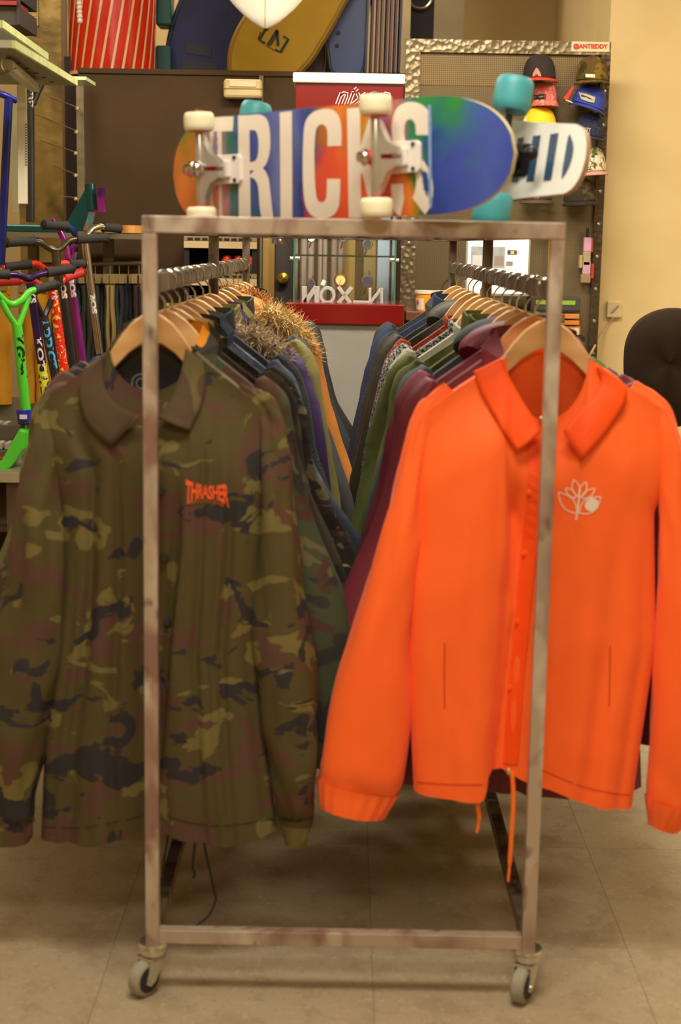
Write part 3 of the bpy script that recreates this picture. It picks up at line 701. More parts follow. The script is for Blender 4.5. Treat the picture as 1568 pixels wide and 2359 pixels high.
fur([(.115, -.05, -.075), (.155, -.045, -.088), (.195, -.03, -.118), (.225, -.01, -.16), (.235, .0, -.19)], .030, 1900, .026, m_furt, tQ)
tR, _ = simple_jacket('parka', 'orange brown parka with ginger and black fur hood trim near the far end', cat, 4.66, rxl, m_ochre, 1, 11, hem=-.9, half=.36, collar='hood', hw=.25, group=GL)
fur([(-.02, -.06, -.03), (.04, -.055, -.035), (.09, -.05, -.055), (.125, -.04, -.085), (.14, -.03, -.105)], .024, 1500, .024, m_furo, tR)
simple_jacket('shell_jacket', 'charcoal jacket with upright collar, last but one on the left rail', cat, 4.86, rxl, m_blkd, 1, 12, hem=-.9, half=.40, collar='flap', hw=.262, group=GL)
simple_jacket('shell_jacket', 'black jacket hanging last on the left rail', cat, 5.04, rxl, m_blk, 1, 13, hem=-.92, half=.42, collar='flap', hw=.265, group=GL)

m_burg = mat('burgundy_nylon', (112, 40, 52), .55, bump=.2, bscale=30, var=.06, spec=.4)
m_slate2 = mat('slate_blue_cotton', (66, 74, 82), .85, bump=.2)
m_green = patches('moss_green_cotton', (92, 98, 50), [((76, 82, 40), .55, 1)], scale=14, rough=.85, bump=.2, bscale=60, soft=.1)
m_ltgrey = mat('light_grey_fleece', (160, 158, 144), .95, bump=.3, bscale=120)
m_knitbw = patches('black_white_knit', (150, 148, 140), [((40, 40, 46), .50, 1)], scale=170, rough=.95, bump=.8, bscale=110, soft=.03, seed=31)
m_rust = patches('rust_knit', (132, 52, 36), [((164, 84, 58), .58, 1), ((206, 176, 140), .72, 1.0)], scale=160, rough=.95, bump=.9, bscale=100, soft=.05, seed=33)
m_quilt = mat('olive_black_quilt', (50, 48, 38), .6, bump=.1)
m_navy = mat('navy_wool', (38, 50, 82), .9, bump=.3, bscale=120)
m_oliv2 = mat('olive_lining', (112, 104, 66), .85)
simple_jacket('coach_jacket', 'burgundy nylon coach jacket right behind the orange jacket', cat, 2.905, rxr, m_burg, -1, 21, hem=-.935, half=.368, collar='flap', wr=.008, hw=.245, gather=.03, group=GR)
simple_jacket('coach_jacket', 'second burgundy jacket with gathered hood cord, behind the first burgundy one', cat, 3.06, rxr, m_burg, -1, 22, hem=-.90, half=.350, collar='hood', wr=.012, hw=.247, group=GR)
simple_jacket('jacket', 'slate blue jacket between the burgundy and the moss green jackets', cat, 3.22, rxr, m_slate2, -1, 23, hem=-.86, half=.335, collar='hood', hw=.242, group=GR)
simple_jacket('field_jacket', 'thin moss green jacket just behind the slate blue one', cat, 3.36, rxr, m_green, -1, 24, hem=-.86, half=.348, collar='stand', hw=.245, group=GR)
simple_jacket('field_jacket', 'moss green field jacket with shoulder seam and strap, beside the light grey fleece', cat, 3.54, rxr, m_green, -1, 25, hem=-.88, half=.352, collar='stand', hw=.257, sr=1.1, group=GR)
simple_jacket('fleece', 'light grey fleece jacket between green field jacket and patterned knit', cat, 3.72, rxr, m_ltgrey, -1, 26, hem=-.84, half=.33, collar='crew', hw=.25, group=GR)
simple_jacket('knit_sweater', 'black and white speckled knitted sweater', 'sweater', 3.90, rxr, m_knitbw, -1, 27, hem=-.8, half=.33, collar='crew', hw=.252, group=GR)
simple_jacket('knit_sweater', 'rust red cable knitted sweater', 'sweater', 4.08, rxr, m_rust, -1, 28, hem=-.8, half=.32, collar='crew', hw=.248, group=GR)
simple_jacket('quilted_jacket', 'black olive diamond quilted jacket with hood', cat, 4.32, rxr, m_quilt, -1, 29, hem=-.95, half=.352, collar='hood', hw=.258, tf=.06, quilt=.012, group=GR)
simple_jacket('fleece', 'black curly fleece jacket with khaki edge behind the quilted jacket', cat, 4.50, rxr, mat('black_curly_fleece', (46, 48, 46), .95, bump=1, bscale=70), -1, 30, hem=-.9, half=.345, collar='crew', mc=m_oliv2, hw=.262, group=GR)
simple_jacket('wool_coat', 'long navy wool coat near the far end of the right rail', 'coat', 4.72, rxr, m_navy, -1, 32, hem=-.98, half=.365, collar='stand', hw=.27, tf=.055, group=GR)
simple_jacket('shell_jacket', 'dark charcoal jacket hanging last on the right rail', cat, 4.98, rxr, m_blkd, -1, 34, hem=-.92, half=.355, collar='flap', hw=.262, group=GR)
LH = [(2.885, 'behind the first camouflage collar, second on the left rail'), (3.00, 'third from the front of the left rail'), (3.14, 'in the bark patterned camouflage jacket'), (3.30, 'in the blue denim jacket'),
      (3.46, 'in the black wool overshirt'), (3.66, 'in the purple parka'), (3.84, 'in the brown shirt jacket'), (4.02, 'in the light olive field jacket'), (4.2, 'in the dark slate shell jacket'), (4.42, 'in the ochre parka with tan fur'),
      (4.66, 'in the parka with ginger fur'), (4.86, 'in the charcoal jacket near the far end of the left rail'), (5.04, 'in the last black jacket of the left rail')]
RH = [(2.905, 'in the first burgundy jacket'), (3.06, 'in the second burgundy jacket'), (3.22, 'in the slate blue jacket'), (3.36, 'in the thin moss green jacket'), (3.54, 'in the moss green field jacket with strap'), (3.72, 'in the light grey fleece'),
      (3.90, 'in the black and white knitted sweater'), (4.08, 'in the rust red sweater'), (4.32, 'in the quilted jacket'), (4.50, 'in the curly fleece jacket'), (4.72, 'in the navy wool coat'), (4.98, 'in the last charcoal jacket of the right rail')]
rnd = random.Random(5)
for y, s in LH: hanger(rxl, y, 1, 'beech coat hanger '+s, rnd.uniform(-.10, .10))
for y, s in RH: hanger(rxr, y, -1, 'beech coat hanger '+s, rnd.uniform(-.10, .10))
# ------------------------------------------------------------------ helpers for things placed by where they stand
def pr(x0, y0, x1, y1, D):
    xa = P(x0, (y0+y1)/2, D).x; xb = P(x1, (y0+y1)/2, D).x; za = P((x0+x1)/2, y1, D).z; zb = P((x0+x1)/2, y0, D).z
    return xa, xb, za, zb
def pbox(mb, x0, y0, x1, y1, D, dep, bev=0, zmin=None):
    a, b, c, d = pr(x0, y0, x1, y1, D); return mb.box(a, D, c if zmin is None else zmin, b, D+dep, d, bev)
def pxz(pts, D): return [(P(x, y, D).x, P(x, y, D).z) for x, y in pts]
def pdisc(m, name, polys, D, parent, label=None):
    """flat print lying on a face at depth D"""
    mb = MB()
    for vs, fs in polys: mb.add([P(x, y, D) for x, y in vs], fs)
    return obj(name, mb, m, parent, world=True, label=label)
def ptext(s, m, parent, x0, y0, x1, y1, D, bold=.02, name='lettering', slope=0, shear=0, flip=False):
    """lettering between two picture columns, from baseline y1 up to y0; slope = fall per width"""
    f = lambda u, v: P(x0+(x1-x0)*(1-u if flip else u), y1+(y0-y1)*v+slope*u, D)
    return write(s, m, parent, f, name, bold=bold, shear=shear)

# ------------------------------------------------------------------ brown partition with door
BY = 6.6
m_brown = patches('brown_partition', (78, 58, 33), [((72, 53, 30), .55, 1)], scale=4, rough=.75, bump=.06, bscale=200, soft=.15)
m_ochrewood = stripes('ochre_wood', (170, 132, 52), (150, 112, 40), 6, 'X', .5, .55, soft=.3)
m_greypost = mat('grey_post', (120, 108, 88), .5)
m_darkdoor = mat('dark_door', (54, 42, 30), .6)
m_brass = mat('brass_knob', (212, 180, 70), .2, metal=.9)
bt = P(420, 172, BY).z
xa = P(186, 300, BY).x; xb = P(930, 300, BY).x
booth = thing('fitting_booth', 'large plain dark brown fitting booth behind the display tower', 'booth', ((xa+xb)/2, BY, 0))
d0, d1 = P(632, 640, BY).x, P(790, 640, BY).x; dt = P(700, 505, BY).z
obj('front_panel', MB().box(xa, BY, 0, d0-.05, BY+.04, bt).box(d0-.05, BY, dt+.05, d1+.05, BY+.04, bt).box(d1+.05, BY, 0, xb, BY+.04, bt), m_brown, booth, world=True)
obj('side_panel', MB().box(xa, BY+.04, 0, xa+.04, 8.0, bt), m_brown, booth, world=True)
obj('side_panel', MB().box(xb-.04, BY+.04, 0, xb, 8.0, bt), m_brown, booth, world=True)
obj('roof_panel', MB().box(xa-.01, BY-.01, bt, xb+.01, 8.0, bt+.02), m_brown, booth, world=True)
fr = obj('door_frame', MB().box(d0-.05, BY-.015, 0, d0, BY+.04, dt+.05).box(d1, BY-.015, 0, d1+.05, BY+.04, dt+.05).box(d0-.05, BY-.015, dt, d1+.05, BY+.04, dt+.05), m_ochrewood, booth, world=True)
obj('metal_strip', MB().box(d0-.072, BY-.012, 0, d0-.054, BY, bt), m_greypost, booth, world=True)
dr = obj('door', MB().box(d0+.003, BY+.005, .01, d1-.003, BY+.035, dt-.005), m_darkdoor, booth, world=True)
k = P(653, 640, BY-.05)
obj('door_knob', MB().lathe([(0, 0), (.022, .0), (.024, .006), (.012, .012), (.010, .03), (.022, .040), (.026, .05), (.020, .062), (0, .066)], (0, 0, 0), 'Y', 20), None, dr).data.materials.append(m_brass)
_kn = [o for o in booth.children_recursive if o.name.startswith('door_knob')][0] if hasattr(booth, 'children_recursive') else None
for o in bpy.data.objects:
    if o.name == 'door_knob':
        Mi = WM[dr.name].inverted()
        for v in o.data.vertices: v.co = Mi @ Vector((k.x+v.co.x, BY+.005-v.co.y, k.z+v.co.z))
# cream light box on the partition
t = thing('wall_light', 'cream and brass box lamp fixed high on the brown booth', 'lamp', (P(559, 204, BY).x, BY, P(559, 225, BY).z))
mb = MB(); pbox(mb, 514, 182, 604, 226, BY-.07, .07, .012); obj('cover', mb, mat('cream_cover', (226, 206, 150), .25, metal=.35, var=.1), t, world=True)
mb = MB(); pbox(mb, 514, 203, 604, 205, BY-.073, .01); obj('seam', mb, mat('seam_brown', (150, 120, 70), .5), t, world=True)
mb = MB(); pbox(mb, 528, 186, 590, 200, BY-.076, .01, .003); obj('lens', mb, mat('lamp_lens', (244, 232, 190), .12), t, world=True)

# ------------------------------------------------------------------ boards on top of the booth
TOPZ = bt+.02
def board(name, label, cat, poly_px, D, th, m, em=None, lean=0, sm_=True, group=None):
    """board standing on the booth roof; outline in the picture at depth D"""
    pts = pxz(curve(poly_px, 5, True) if sm_ else poly_px, D); zmin = min(z for x, z in pts)
    o0 = Vector((sum(x for x, z in pts)/len(pts), D, zmin)); t = thing(name, label, cat, o0, group=group)
    b = MB().prism([(x-o0.x, z-o0.z) for x, z in pts], 0, th, lambda x, z: lean*z)
    o = obj('deck', b, m, t, bev=min(.006, th*.3))
    if em:
        n = len(pts); rim = MB(); q = [Vector((x-o0.x, th/2+lean*(z-o0.z), z-o0.z)) for x, z in pts]
        rim.tube(q+[q[0]], th*.42, 6, cap=False); obj('rail', rim, em, t)
    return t
m_blueb = patches('blue_board', (36, 46, 96), [((30, 38, 78), .55, 1)], scale=5, rough=.45, bump=.03, soft=.1)
m_darkprint = mat('dark_print', (28, 30, 56), .5)
m_yel = patches('yellow_board', (176, 138, 30), [((186, 150, 36), .55, 1)], scale=4, rough=.6, bump=.04, soft=.1)
m_blkprint = mat('black_print', (26, 24, 20), .6)
m_tealb = mat('teal_board', (24, 84, 80), .5)
m_dkb = mat('dark_board', (40, 34, 30), .5)
t = board('bodyboard', 'wide navy blue board with dark faded print, standing left of the yellow board', 'board', [(392, 172), (388, 120), (402, 50), (430, -20), (460, -70), (560, -70), (590, 0), (600, 90), (570, 172), (480, 174)], 7.05, .045, m_blueb, mat('navy_rail', (28, 34, 66), .5))
for (x0, y0, x1, y1, s) in ((428, 98, 486, 122, 10), (418, 134, 500, 160, 12)):
    pdisc(m_darkprint, 'print', [([(x0, y0), (x1, y0+s), (x1, y1+s), (x0, y1)], [(0, 1, 2, 3)])], 7.046, t)
t = board('bodyboard', 'mustard yellow tilted board with black bracket emblem on the booth', 'board', [(548, 176), (533, 138), (548, 78), (590, 10), (640, -70), (810, -70), (778, 20), (738, 92), (700, 148), (652, 180)], 6.93, .05, m_yel, mat('yellow_rail', (150, 116, 22), .6))
L = [ribbon2([(612, 66), (597, 92), (610, 100)], 6), ribbon2([(600, 74), (594, 90)], 2), ribbon2([(618, 68), (608, 64)], 6), ribbon2([(652, 84), (664, 90), (646, 120), (634, 114)], 6),
     ribbon2([(616, 104), (638, 68)], 5), ribbon2([(622, 106), (641, 72)], 3), ribbon2([(638, 70), (640, 106)], 6), ribbon2([(612, 104), (632, 116)], 1.6)]
pdisc(m_blkprint, 'emblem', L, 6.926, t)
t = board('snowboard', 'blue snowboard with two dark screw holes, right of the yellow board', 'board', [(770, 168), (757, 120), (752, 40), (760, -60), (850, -70), (846, 40), (832, 168)], 7.08, .02, mat('blue_snowboard', (38, 62, 120), .4), mat('black_edge', (24, 22, 22), .4))
for c in ((779, 76), (776, 105)): pdisc(m_blkprint, 'screw_hole', [([(c[0]+5*cos(a), c[1]+5*sin(a)) for a in [2*pi*i/14 for i in range(14)]], [tuple(range(14))])], 7.074, t)
for i, (x, c, l) in enumerate([(693, (46, 38, 30), 'dark brown snowboard leaning first after the yellow board'), (722, (40, 38, 44), 'charcoal snowboard with thin ochre edge leaning after the dark brown one')]):
    board('snowboard', l, 'board', [(x, 170), (x+10, 60), (x+26, -60), (x+70, -60), (x+58, 60), (x+50, 170)], 7.2+.05*i, .018, mat('snow%d' % i, c, .5), mat('ochre_edge', (130, 98, 36), .5))
edges = [(838, (20, 20, 22), 'black'), (850, (30, 28, 26), 'smoky black'), (862, (96, 36, 48), 'dark red'), (873, (104, 84, 40), 'olive brown'), (884, (52, 34, 26), 'dark brown'), (894, (116, 70, 40), 'copper brown'), (904, (34, 30, 46), 'dark violet'), (915, (18, 22, 48), 'navy')]
for i, (x, c, nm) in enumerate(edges):
    yb = 7.05
    pts = [(x, 168), (x+8, 168), (x+8+8, -60), (x+8, -60)]
    q = pxz(pts, yb); t = thing('snowboard', '%s snowboard seen edge on in the row at the right end of the booth' % nm, 'board', (q[0][0], yb, q[0][1]), group='snowboards seen edge on')
    obj('deck', MB().prism([(a-q[0][0], b-q[0][1]) for a, b in q], 0, .25), mat('edge_%s' % nm.replace(' ', '_'), c, .4), t, bev=.003)
    obj('metal_edge', MB().prism([(q[0][0]-q[0][0]+.012, 0), (.016, 0), (q[3][0]-q[0][0]+.016, q[3][1]-q[0][1]), (q[3][0]-q[0][0]+.012, q[3][1]-q[0][1])], -.003, 0), mat('edge_bright', tuple(min(255, int(v*1.5+20)) for v in (110, 80, 60)), .4), t)
for i, (y0, y1, l) in enumerate([(-40, 58, 'upper teal box behind the red barrel'), (104, 172, 'lower teal box behind the red barrel')]):
    mb = MB(); pbox(mb, 358, y0, 393, y1, 7.0, .15, .01); tag(obj('storage_box', mb, m_tealb), l+', on top of the booth', 'box')
# red ribbed barrel with slanted cream stripes
c0 = P(259, 172, 6.95); R0 = (P(362, 100, 6.95).x-P(157, 100, 6.95).x)/2
t = thing('barrel', 'big glossy red ribbed barrel with slanted cream stripes on the booth', 'barrel', (c0.x, 6.95, TOPZ))
m_redg = patches('glossy_red', (206, 44, 16), [((176, 30, 14), .55, 1)], scale=3, rough=.22, bump=.1, bscale=30, soft=.1)
m_cream_s = mat('cream_stripe', (222, 178, 130), .35)
prof = [(0, 0), (R0*1.0, 0)]
for k_ in range(60):
    z = .006+k_*.013; prof.append((R0*(.97-.03*z/.8+.004*(k_ % 2)), z))
obj('drum', MB().lathe(prof+[(0, .79)], n=48), m_redg, t, smooth=True, auto=False)
obj('bottom_rim', MB().lathe([(R0*.98, -.002), (R0*1.012, -.002), (R0*1.012, .012), (R0*.98, .012)], n=48), m_cream_s, t)
for k_ in range(26):
    a0 = 2*pi*k_/26; rows = []
    for j in range(13):
        z = .012+.775*j/12; r = R0*(.979-.03*z/.8)+.002; a = a0+z*.95; w_ = .028
        rows.append([(r*cos(a-w_), r*sin(a-w_), z), (r*cos(a+w_), r*sin(a+w_), z)])
    obj('slanted_stripe', MB().grid(rows), m_cream_s, t)
for k_ in range(0, 26, 4):
    a0 = 2*pi*(k_+.5)/26; rows = []
    for j in range(5):
        z = .36+.1*j; r = R0*(.979-.03*z/.8)+.0012; a = a0+z*.95
        rows.append([(r*cos(a-.09), r*sin(a-.09), z), (r*cos(a+.09), r*sin(a+.09), z)])
    obj('cream_patch', MB().grid(rows), m_cream_s, t)
mb = MB()
for i in range(7): q = P(181+.5*i, -12+10*i, 6.6); mb.ball(q, .012, n=10)
mb.tube([P(180, -60, 6.6), P(184, 50, 6.6)], .002, 6)
tag(obj('bead_chain', mb, mat('bead_white', (226, 210, 196), .3), smooth=True), 'white bead chain hanging before the red barrel', 'chain')
# white surfboard hanging down from the ceiling
SD = 6.2
zt = CEIL-.01; n0 = P(611, 66, SD)
prof = [(0, 0), (.016, .003), (.055, .024), (.10, .062), (.142, .108), (.175, .160), (.205, .22), (.225, .30), (.236, .40), (.24, .55), (.24, zt-n0.z)]
prof = curve(prof, 3)
t = thing('surfboard', 'white surfboard hanging nose down in front of the yellow board', 'surfboard', (n0.x, SD, n0.z))
rows = []
for x, z in prof: rows.append([(x*cos(a), .03*min(1, x/.08+.15)*sin(a), z) for a in [2*pi*k/20 for k in range(20)]])
obj('board_shell', MB().grid(rows, True, True, True), mat('white_gloss', (232, 228, 212), .25, var=.02), t, smooth=True)
rows = []
for x, z in prof: y_ = -.03*min(1, x/.08+.15)-.0012; rows.append([(-.0022, y_, z), (.0022, y_, z)])
obj('stringer', MB().grid(rows), mat('stringer_tan', (214, 176, 96), .4), t)

# ------------------------------------------------------------------ cap display: diamond plate frame round perforated steel
PY = 6.3
def diamond(name, c, hi):
    m = mat(name, c, .28, metal=.75, var=.12)
    nt = m.node_tree; N = nt.nodes; L_ = nt.links; b = N['Principled BSDF']; tc = N.new('ShaderNodeTexCoord'); v = N.new('ShaderNodeTexVoronoi'); v.inputs['Scale'].default_value = 45
    L_.new(tc.outputs['Object'], v.inputs['Vector']); bp = N.new('ShaderNodeBump'); bp.inputs['Strength'].default_value = .45; bp.inputs['Distance'].default_value = .006
    L_.new(v.outputs['Distance'], bp.inputs['Height']); L_.new(bp.outputs[0], b.inputs['Normal']); return m
m_dia = diamond('diamond_plate', (150, 138, 108), 1)
m_diad = diamond('diamond_plate_dull', (96, 86, 68), 1)
def perforated(name, a, hole, sc):
    if name in MATS: return MATS[name]
    m = bpy.data.materials.new(name); nt, b = nodes(m); N = nt.nodes; L_ = nt.links
    tc = N.new('ShaderNodeTexCoord'); sx = N.new('ShaderNodeSeparateXYZ'); L_.new(tc.outputs['Object'], sx.inputs[0])
    def fr_(sock, off, f):
        mu = N.new('ShaderNodeMath'); mu.operation = 'MULTIPLY_ADD'; mu.inputs[1].default_value = f; mu.inputs[2].default_value = off; L_.new(sock, mu.inputs[0])
        s_ = N.new('ShaderNodeMath'); s_.operation = 'SINE'; L_.new(mu.outputs[0], s_.inputs[0]); return s_.outputs[0]
    p_ = N.new('ShaderNodeMath'); p_.operation = 'ADD'; q_ = N.new('ShaderNodeMath'); q_.operation = 'SUBTRACT'
    L_.new(sx.outputs[0], p_.inputs[0]); L_.new(sx.outputs[2], p_.inputs[1]); L_.new(sx.outputs[0], q_.inputs[0]); L_.new(sx.outputs[2], q_.inputs[1])
    mu = N.new('ShaderNodeMath'); mu.operation = 'MULTIPLY'; L_.new(fr_(p_.outputs[0], 0, sc), mu.inputs[0]); L_.new(fr_(q_.outputs[0], 0, sc), mu.inputs[1])
    r = N.new('ShaderNodeMapRange'); r.inputs['From Min'].default_value = .1; r.inputs['From Max'].default_value = .35; L_.new(mu.outputs[0], r.inputs['Value'])
    mx = N.new('ShaderNodeMix'); mx.data_type = 'RGBA'; mx.inputs['A'].default_value = (*s2l(a), 1); mx.inputs['B'].default_value = (*s2l(hole), 1)
    L_.new(r.outputs[0], mx.inputs['Factor']); L_.new(mx.outputs['Result'], b.inputs['Base Color']); b.inputs['Roughness'].default_value = .5; b.inputs['Metallic'].default_value = .3
    MATS[name] = m; return m
m_perf = perforated('perforated_steel', (138, 116, 74), (84, 68, 42), 390)
m_perf2 = mat('panel_taupe', (128, 114, 86), .6, metal=.2, bump=.3, bscale=200)
xL_ = P(930, 300, PY).x; xR_ = P(1397, 300, PY).x; zT_ = P(1165, 94, PY).z
fw = .058
st = thing('perforated_stand', 'tall perforated steel panel in a diamond plate frame carrying caps', 'display', ((xL_+xR_)/2, PY, 0))
obj('frame_top', MB().box(xL_, PY-.015, zT_-.05, xR_, PY+.02, zT_), m_dia, st, world=True)
obj('frame_side', MB().box(xL_, PY-.015, 0, xL_+fw, PY+.02, zT_-.05), m_dia, st, world=True)
obj('frame_side', MB().box(xR_-.036, PY-.015, 0, xR_, PY+.02, zT_-.05), m_diad, st, world=True)
zm = P(1100, 198, PY).z
obj('perforated_sheet', MB().box(xL_+fw, PY, zm, xR_-.036, PY+.01, zT_-.05), m_perf, st, world=True)
obj('lower_sheet', MB().box(xL_+fw, PY, 0, xR_-.036, PY+.01, zm-.002), perforated('perforated_dark', (116, 100, 68), (98, 82, 56), 390), st, world=True)
for i in range(14):
    z = .3+i*.13; obj('rivet', MB().lathe([(0, -.004), (.006, -.003), (.008, 0)], (xR_-.018, PY-.015, z), 'Y', 10), m_zinc, st, world=True)
s_ = obj('sticker', (lambda m_: (pbox(m_, 1316, 96, 1403, 119, PY-.019, .003), m_)[1])(MB()), mat('sticker_cream', (226, 208, 168), .6), st, world=True)
def ptextp(*a, **k): return ptext(*a, **k)
ptext('@ANTIEDDY', mat('sticker_red', (206, 60, 40), .6), s_, 1320, 100, 1400, 114, PY-.0205, .05, slope=1.2)

def cap(label, cx, y0, y1, w, crown, brim, rot=0, style='cap', btn=None, D=PY-.006):
    """cap hung with its front to the room; y0..y1 its top and brim in the picture, w its width there"""
    c = P(cx, y1, D); h = (P(cx, y0, D).z-c.z); hw = (P(cx+w/2, y1, D).x-P(cx-w/2, y1, D).x)/2
    M = Matrix.Translation(c) @ Matrix.Rotation(radians(rot), 4, 'Y')
    t = thing('cap' if style == 'cap' else 'bucket_hat', label, 'cap' if style == 'cap' else 'hat', M=M, group='caps on the panel')
    rows = []
    for i in range(11):
        f = i/10; z = .014+(h-.014)*sin(f*pi/2)
        r = hw*(.90 if style == 'cap' else .80)*max(.03, cos(f*pi/2))**(.62 if style == 'cap' else .30)
        rows.append([(r*cos(a), -.055-.065*max(.1, cos(f*pi/2))**.6*sin(a) if sin(a) > 0 else -.055+.050*-sin(a), z) for a in [2*pi*k/24 for k in range(24)]])
    o = obj('crown', MB().grid(rows, True, True, True), crown, t, smooth=True)
    if style == 'cap':
        for k in range(3):
            a = pi*(k+1)/4; obj('seam', MB().tube([(r_[0].x if False else hw*.905*max(.03, cos(f*pi/2))**.62*cos(a), -.056-.066*max(.1, cos(f*pi/2))**.6*sin(a), .014+(h-.014)*sin(f*pi/2)) for f in [q/8 for q in range(9)]], .0011, 5), crown, o) if False else None
        rows = []
        for i in range(2):
            rows.append([(hw*cos(a)*(1 if i == 0 else .93), -.055-(.125 if i == 0 else .06)*sin(a), (.004-.012*abs(cos(a))**2*0+.010*sin(a)*(0 if i == 0 else 1)) - (.006 if i == 0 else 0)) for a in [pi*k/16 for k in range(17)]])
        ob = obj('brim', MB().grid(rows), brim, t, smooth=True); so = ob.modifiers.new('thick', 'SOLIDIFY'); so.thickness = .005
        obj('top_button', MB().ball((0, -.058, h+.002), .007, 1, 1, .6, 10), btn or brim, o, smooth=True)
    else:
        rows = [[(hw*g*cos(a), -.055-.085*g*sin(a) if sin(a) > 0 else -.055-.052*sin(a)*g, z) for a in [2*pi*k/24 for k in range(24)]] for g, z in ((.80, .022), (1.0, 0))]
        ob = obj('brim', MB().grid(rows, True), brim, t, smooth=True); so = ob.modifiers.new('thick', 'SOLIDIFY'); so.thickness = .004
    return t, M, bvh_of(MB().add([M @ v.co for v in o.data.vertices], [tuple(p.vertices) for p in o.data.polygons]))
def capprint(t, bv, polys, m, name='print', D=6.2):
    decal(name, polys, m, t, bv, .004, D)
m_capblk = mat('cap_black', (44, 36, 30), .85, bump=.1); m_capred = mat('cap_red', (222, 64, 40), .7)
m_pinkp = mat('pink_print', (232, 140, 120), .7)
t, M_, bv = cap('black cap with coral brim edge and drop emblem, top left of the caps', 1237, 130, 192, 84, m_capblk, m_capred)
dr_ = curve([(1236, 156), (1244, 168), (1246, 178), (1240, 184), (1230, 183), (1226, 174), (1230, 164)], 4, True)
capprint(t, bv, [(dr_, [tuple(range(len(dr_)))])], m_pinkp, 'drop_emblem')
capprint(t, bv, [([(1235+4*cos(a), 175+5*sin(a)) for a in [2*pi*k/12 for k in range(12)]], [tuple(range(12))])], m_capblk, 'drop_centre')
m_pinkchk = patches('pink_pattern', (226, 112, 100), [((240, 170, 156), .55, 1)], scale=70, rough=.85, soft=.05)
t, M_, bv = cap('pink patterned bucket hat with black label under the black cap', 1250, 195, 249, 66, m_pinkchk, m_pinkchk, style='bucket')
capprint(t, bv, [([(1230, 217), (1257, 216), (1257, 229), (1230, 230)], [(0, 1, 2, 3)])], m_blkprint, 'label_patch'); capprint(t, bv, [([(1233, 221), (1254, 220), (1254, 225), (1233, 226)], [(0, 1, 2, 3)])], mat('label_grey2', (150, 136, 110), .8), 'label_lettering')
m_capyel = mat('cap_yellow', (244, 208, 24), .7); m_capw = mat('cap_white', (236, 226, 190), .7)
t, M_, bv = cap('yellow cap with white side panel, above the white cruiser tail', 1237, 250, 310, 88, m_capyel, m_capyel)
capprint(t, bv, [([(1196, 306), (1203, 280), (1214, 266), (1208, 306)], [(0, 1, 2, 3)])], m_capw, 'side_panel')
capprint(t, bv, [([(1226, 285), (1256, 283), (1260, 292), (1228, 294)], [(0, 1, 2, 3)])], mat('patch_brown', (90, 76, 50), .8), 'front_patch')
m_camcap = patches('cap_camo', (92, 74, 30), [((128, 100, 36), .56, 1), ((62, 50, 26), .58, 1.3)], scale=22, rough=.85, soft=.02)
t, M_, bv = cap('khaki camouflage cap at the top right, under the cream sticker', 1357, 134, 197, 82, m_camcap, m_camcap)
capprint(t, bv, [([(1348, 170), (1370, 171), (1370, 179), (1348, 178)], [(0, 1, 2, 3)])], m_capw, 'front_label')
m_capblue = mat('cap_blue', (48, 66, 160), .75)
t, M_, bv = cap('royal blue cap with red side and white band, hung askew under the khaki cap', 1345, 198, 256, 86, m_capblue, m_capblue, rot=18)
capprint(t, bv, [([(1297, 226), (1318, 199), (1322, 202), (1306, 232)], [(0, 1, 2, 3)])], m_capred, 'side_panel')
capprint(t, bv, [ribbon2([(1303, 230), (1340, 244), (1378, 258)], 3)], m_capw, 'band')
capprint(t, bv, [([(1332, 212), (1350, 216), (1371, 224), (1368, 237), (1354, 234), (1338, 228)], [(0, 1, 2, 3, 4, 5)])], mat('patch_sand', (196, 184, 150), .8), 'winged_patch')
capprint(t, bv, [ribbon2([(1338, 220), (1352, 224), (1366, 231)], 4)], m_blkprint, 'patch_lettering')
m_capnavy = patches('cap_navy', (42, 48, 72), [((70, 76, 96), .62, 2)], scale=60, rough=.85, soft=.05)
t, M_, bv = cap('dark navy cap with beige lettering, third in the right column', 1347, 262, 324, 74, m_capnavy, m_capnavy, rot=6)
vs, fs = text2('SALTY', .05); v2, f2 = text2('CREW', .05)
capprint(t, bv, [([(1336+25*a, 301-9*b+3*a) for a, b in vs], fs), ([(1336+23*a, 312-9*b+3*a) for a, b in v2], f2)], mat('print_beige', (176, 164, 148), .8), 'front_lettering')
m_trop = patches('tropical_print', (214, 204, 176), [((110, 140, 50), .57, 1), ((196, 84, 60), .62, 1.2), ((70, 60, 50), .62, 1.4)], scale=34, rough=.8, soft=.02, dist=1)
t, M_, bv = cap('light tropical leaf patterned cap beside the cruiser tail', 1358, 340, 404, 72, m_trop, mat('cap_pinkrim', (206, 150, 130), .8), rot=-4)
m_capbrn = mat('cap_brown', (60, 46, 34), .85)
t, M_, bv = cap('dark brown cap with cream script letter P, under the cruiser tail', 1231, 400, 468, 78, m_capbrn, mat('cap_brown2', (84, 68, 50), .85))
L = [ribbon2(curve([(1241, 443), (1236, 452), (1230, 462), (1222, 468), (1216, 463), (1220, 458)], 4), 4), ribbon2(curve([(1224, 452), (1226, 444), (1234, 440), (1243, 442), (1244, 450), (1236, 456), (1231, 454)], 4), 4)]
capprint(t, bv, L, mat('print_cream', (214, 196, 164), .8), 'script_letter')
m_camdk = patches('cap_dark_camo', (50, 42, 26), [((84, 72, 36), .58, 1)], scale=20, rough=.85, soft=.03)
cap('dark camouflage cap at the bottom of the right column', 1331, 412, 472, 84, m_camdk, mat('cap_dark_brim', (34, 28, 20), .85), rot=-3)

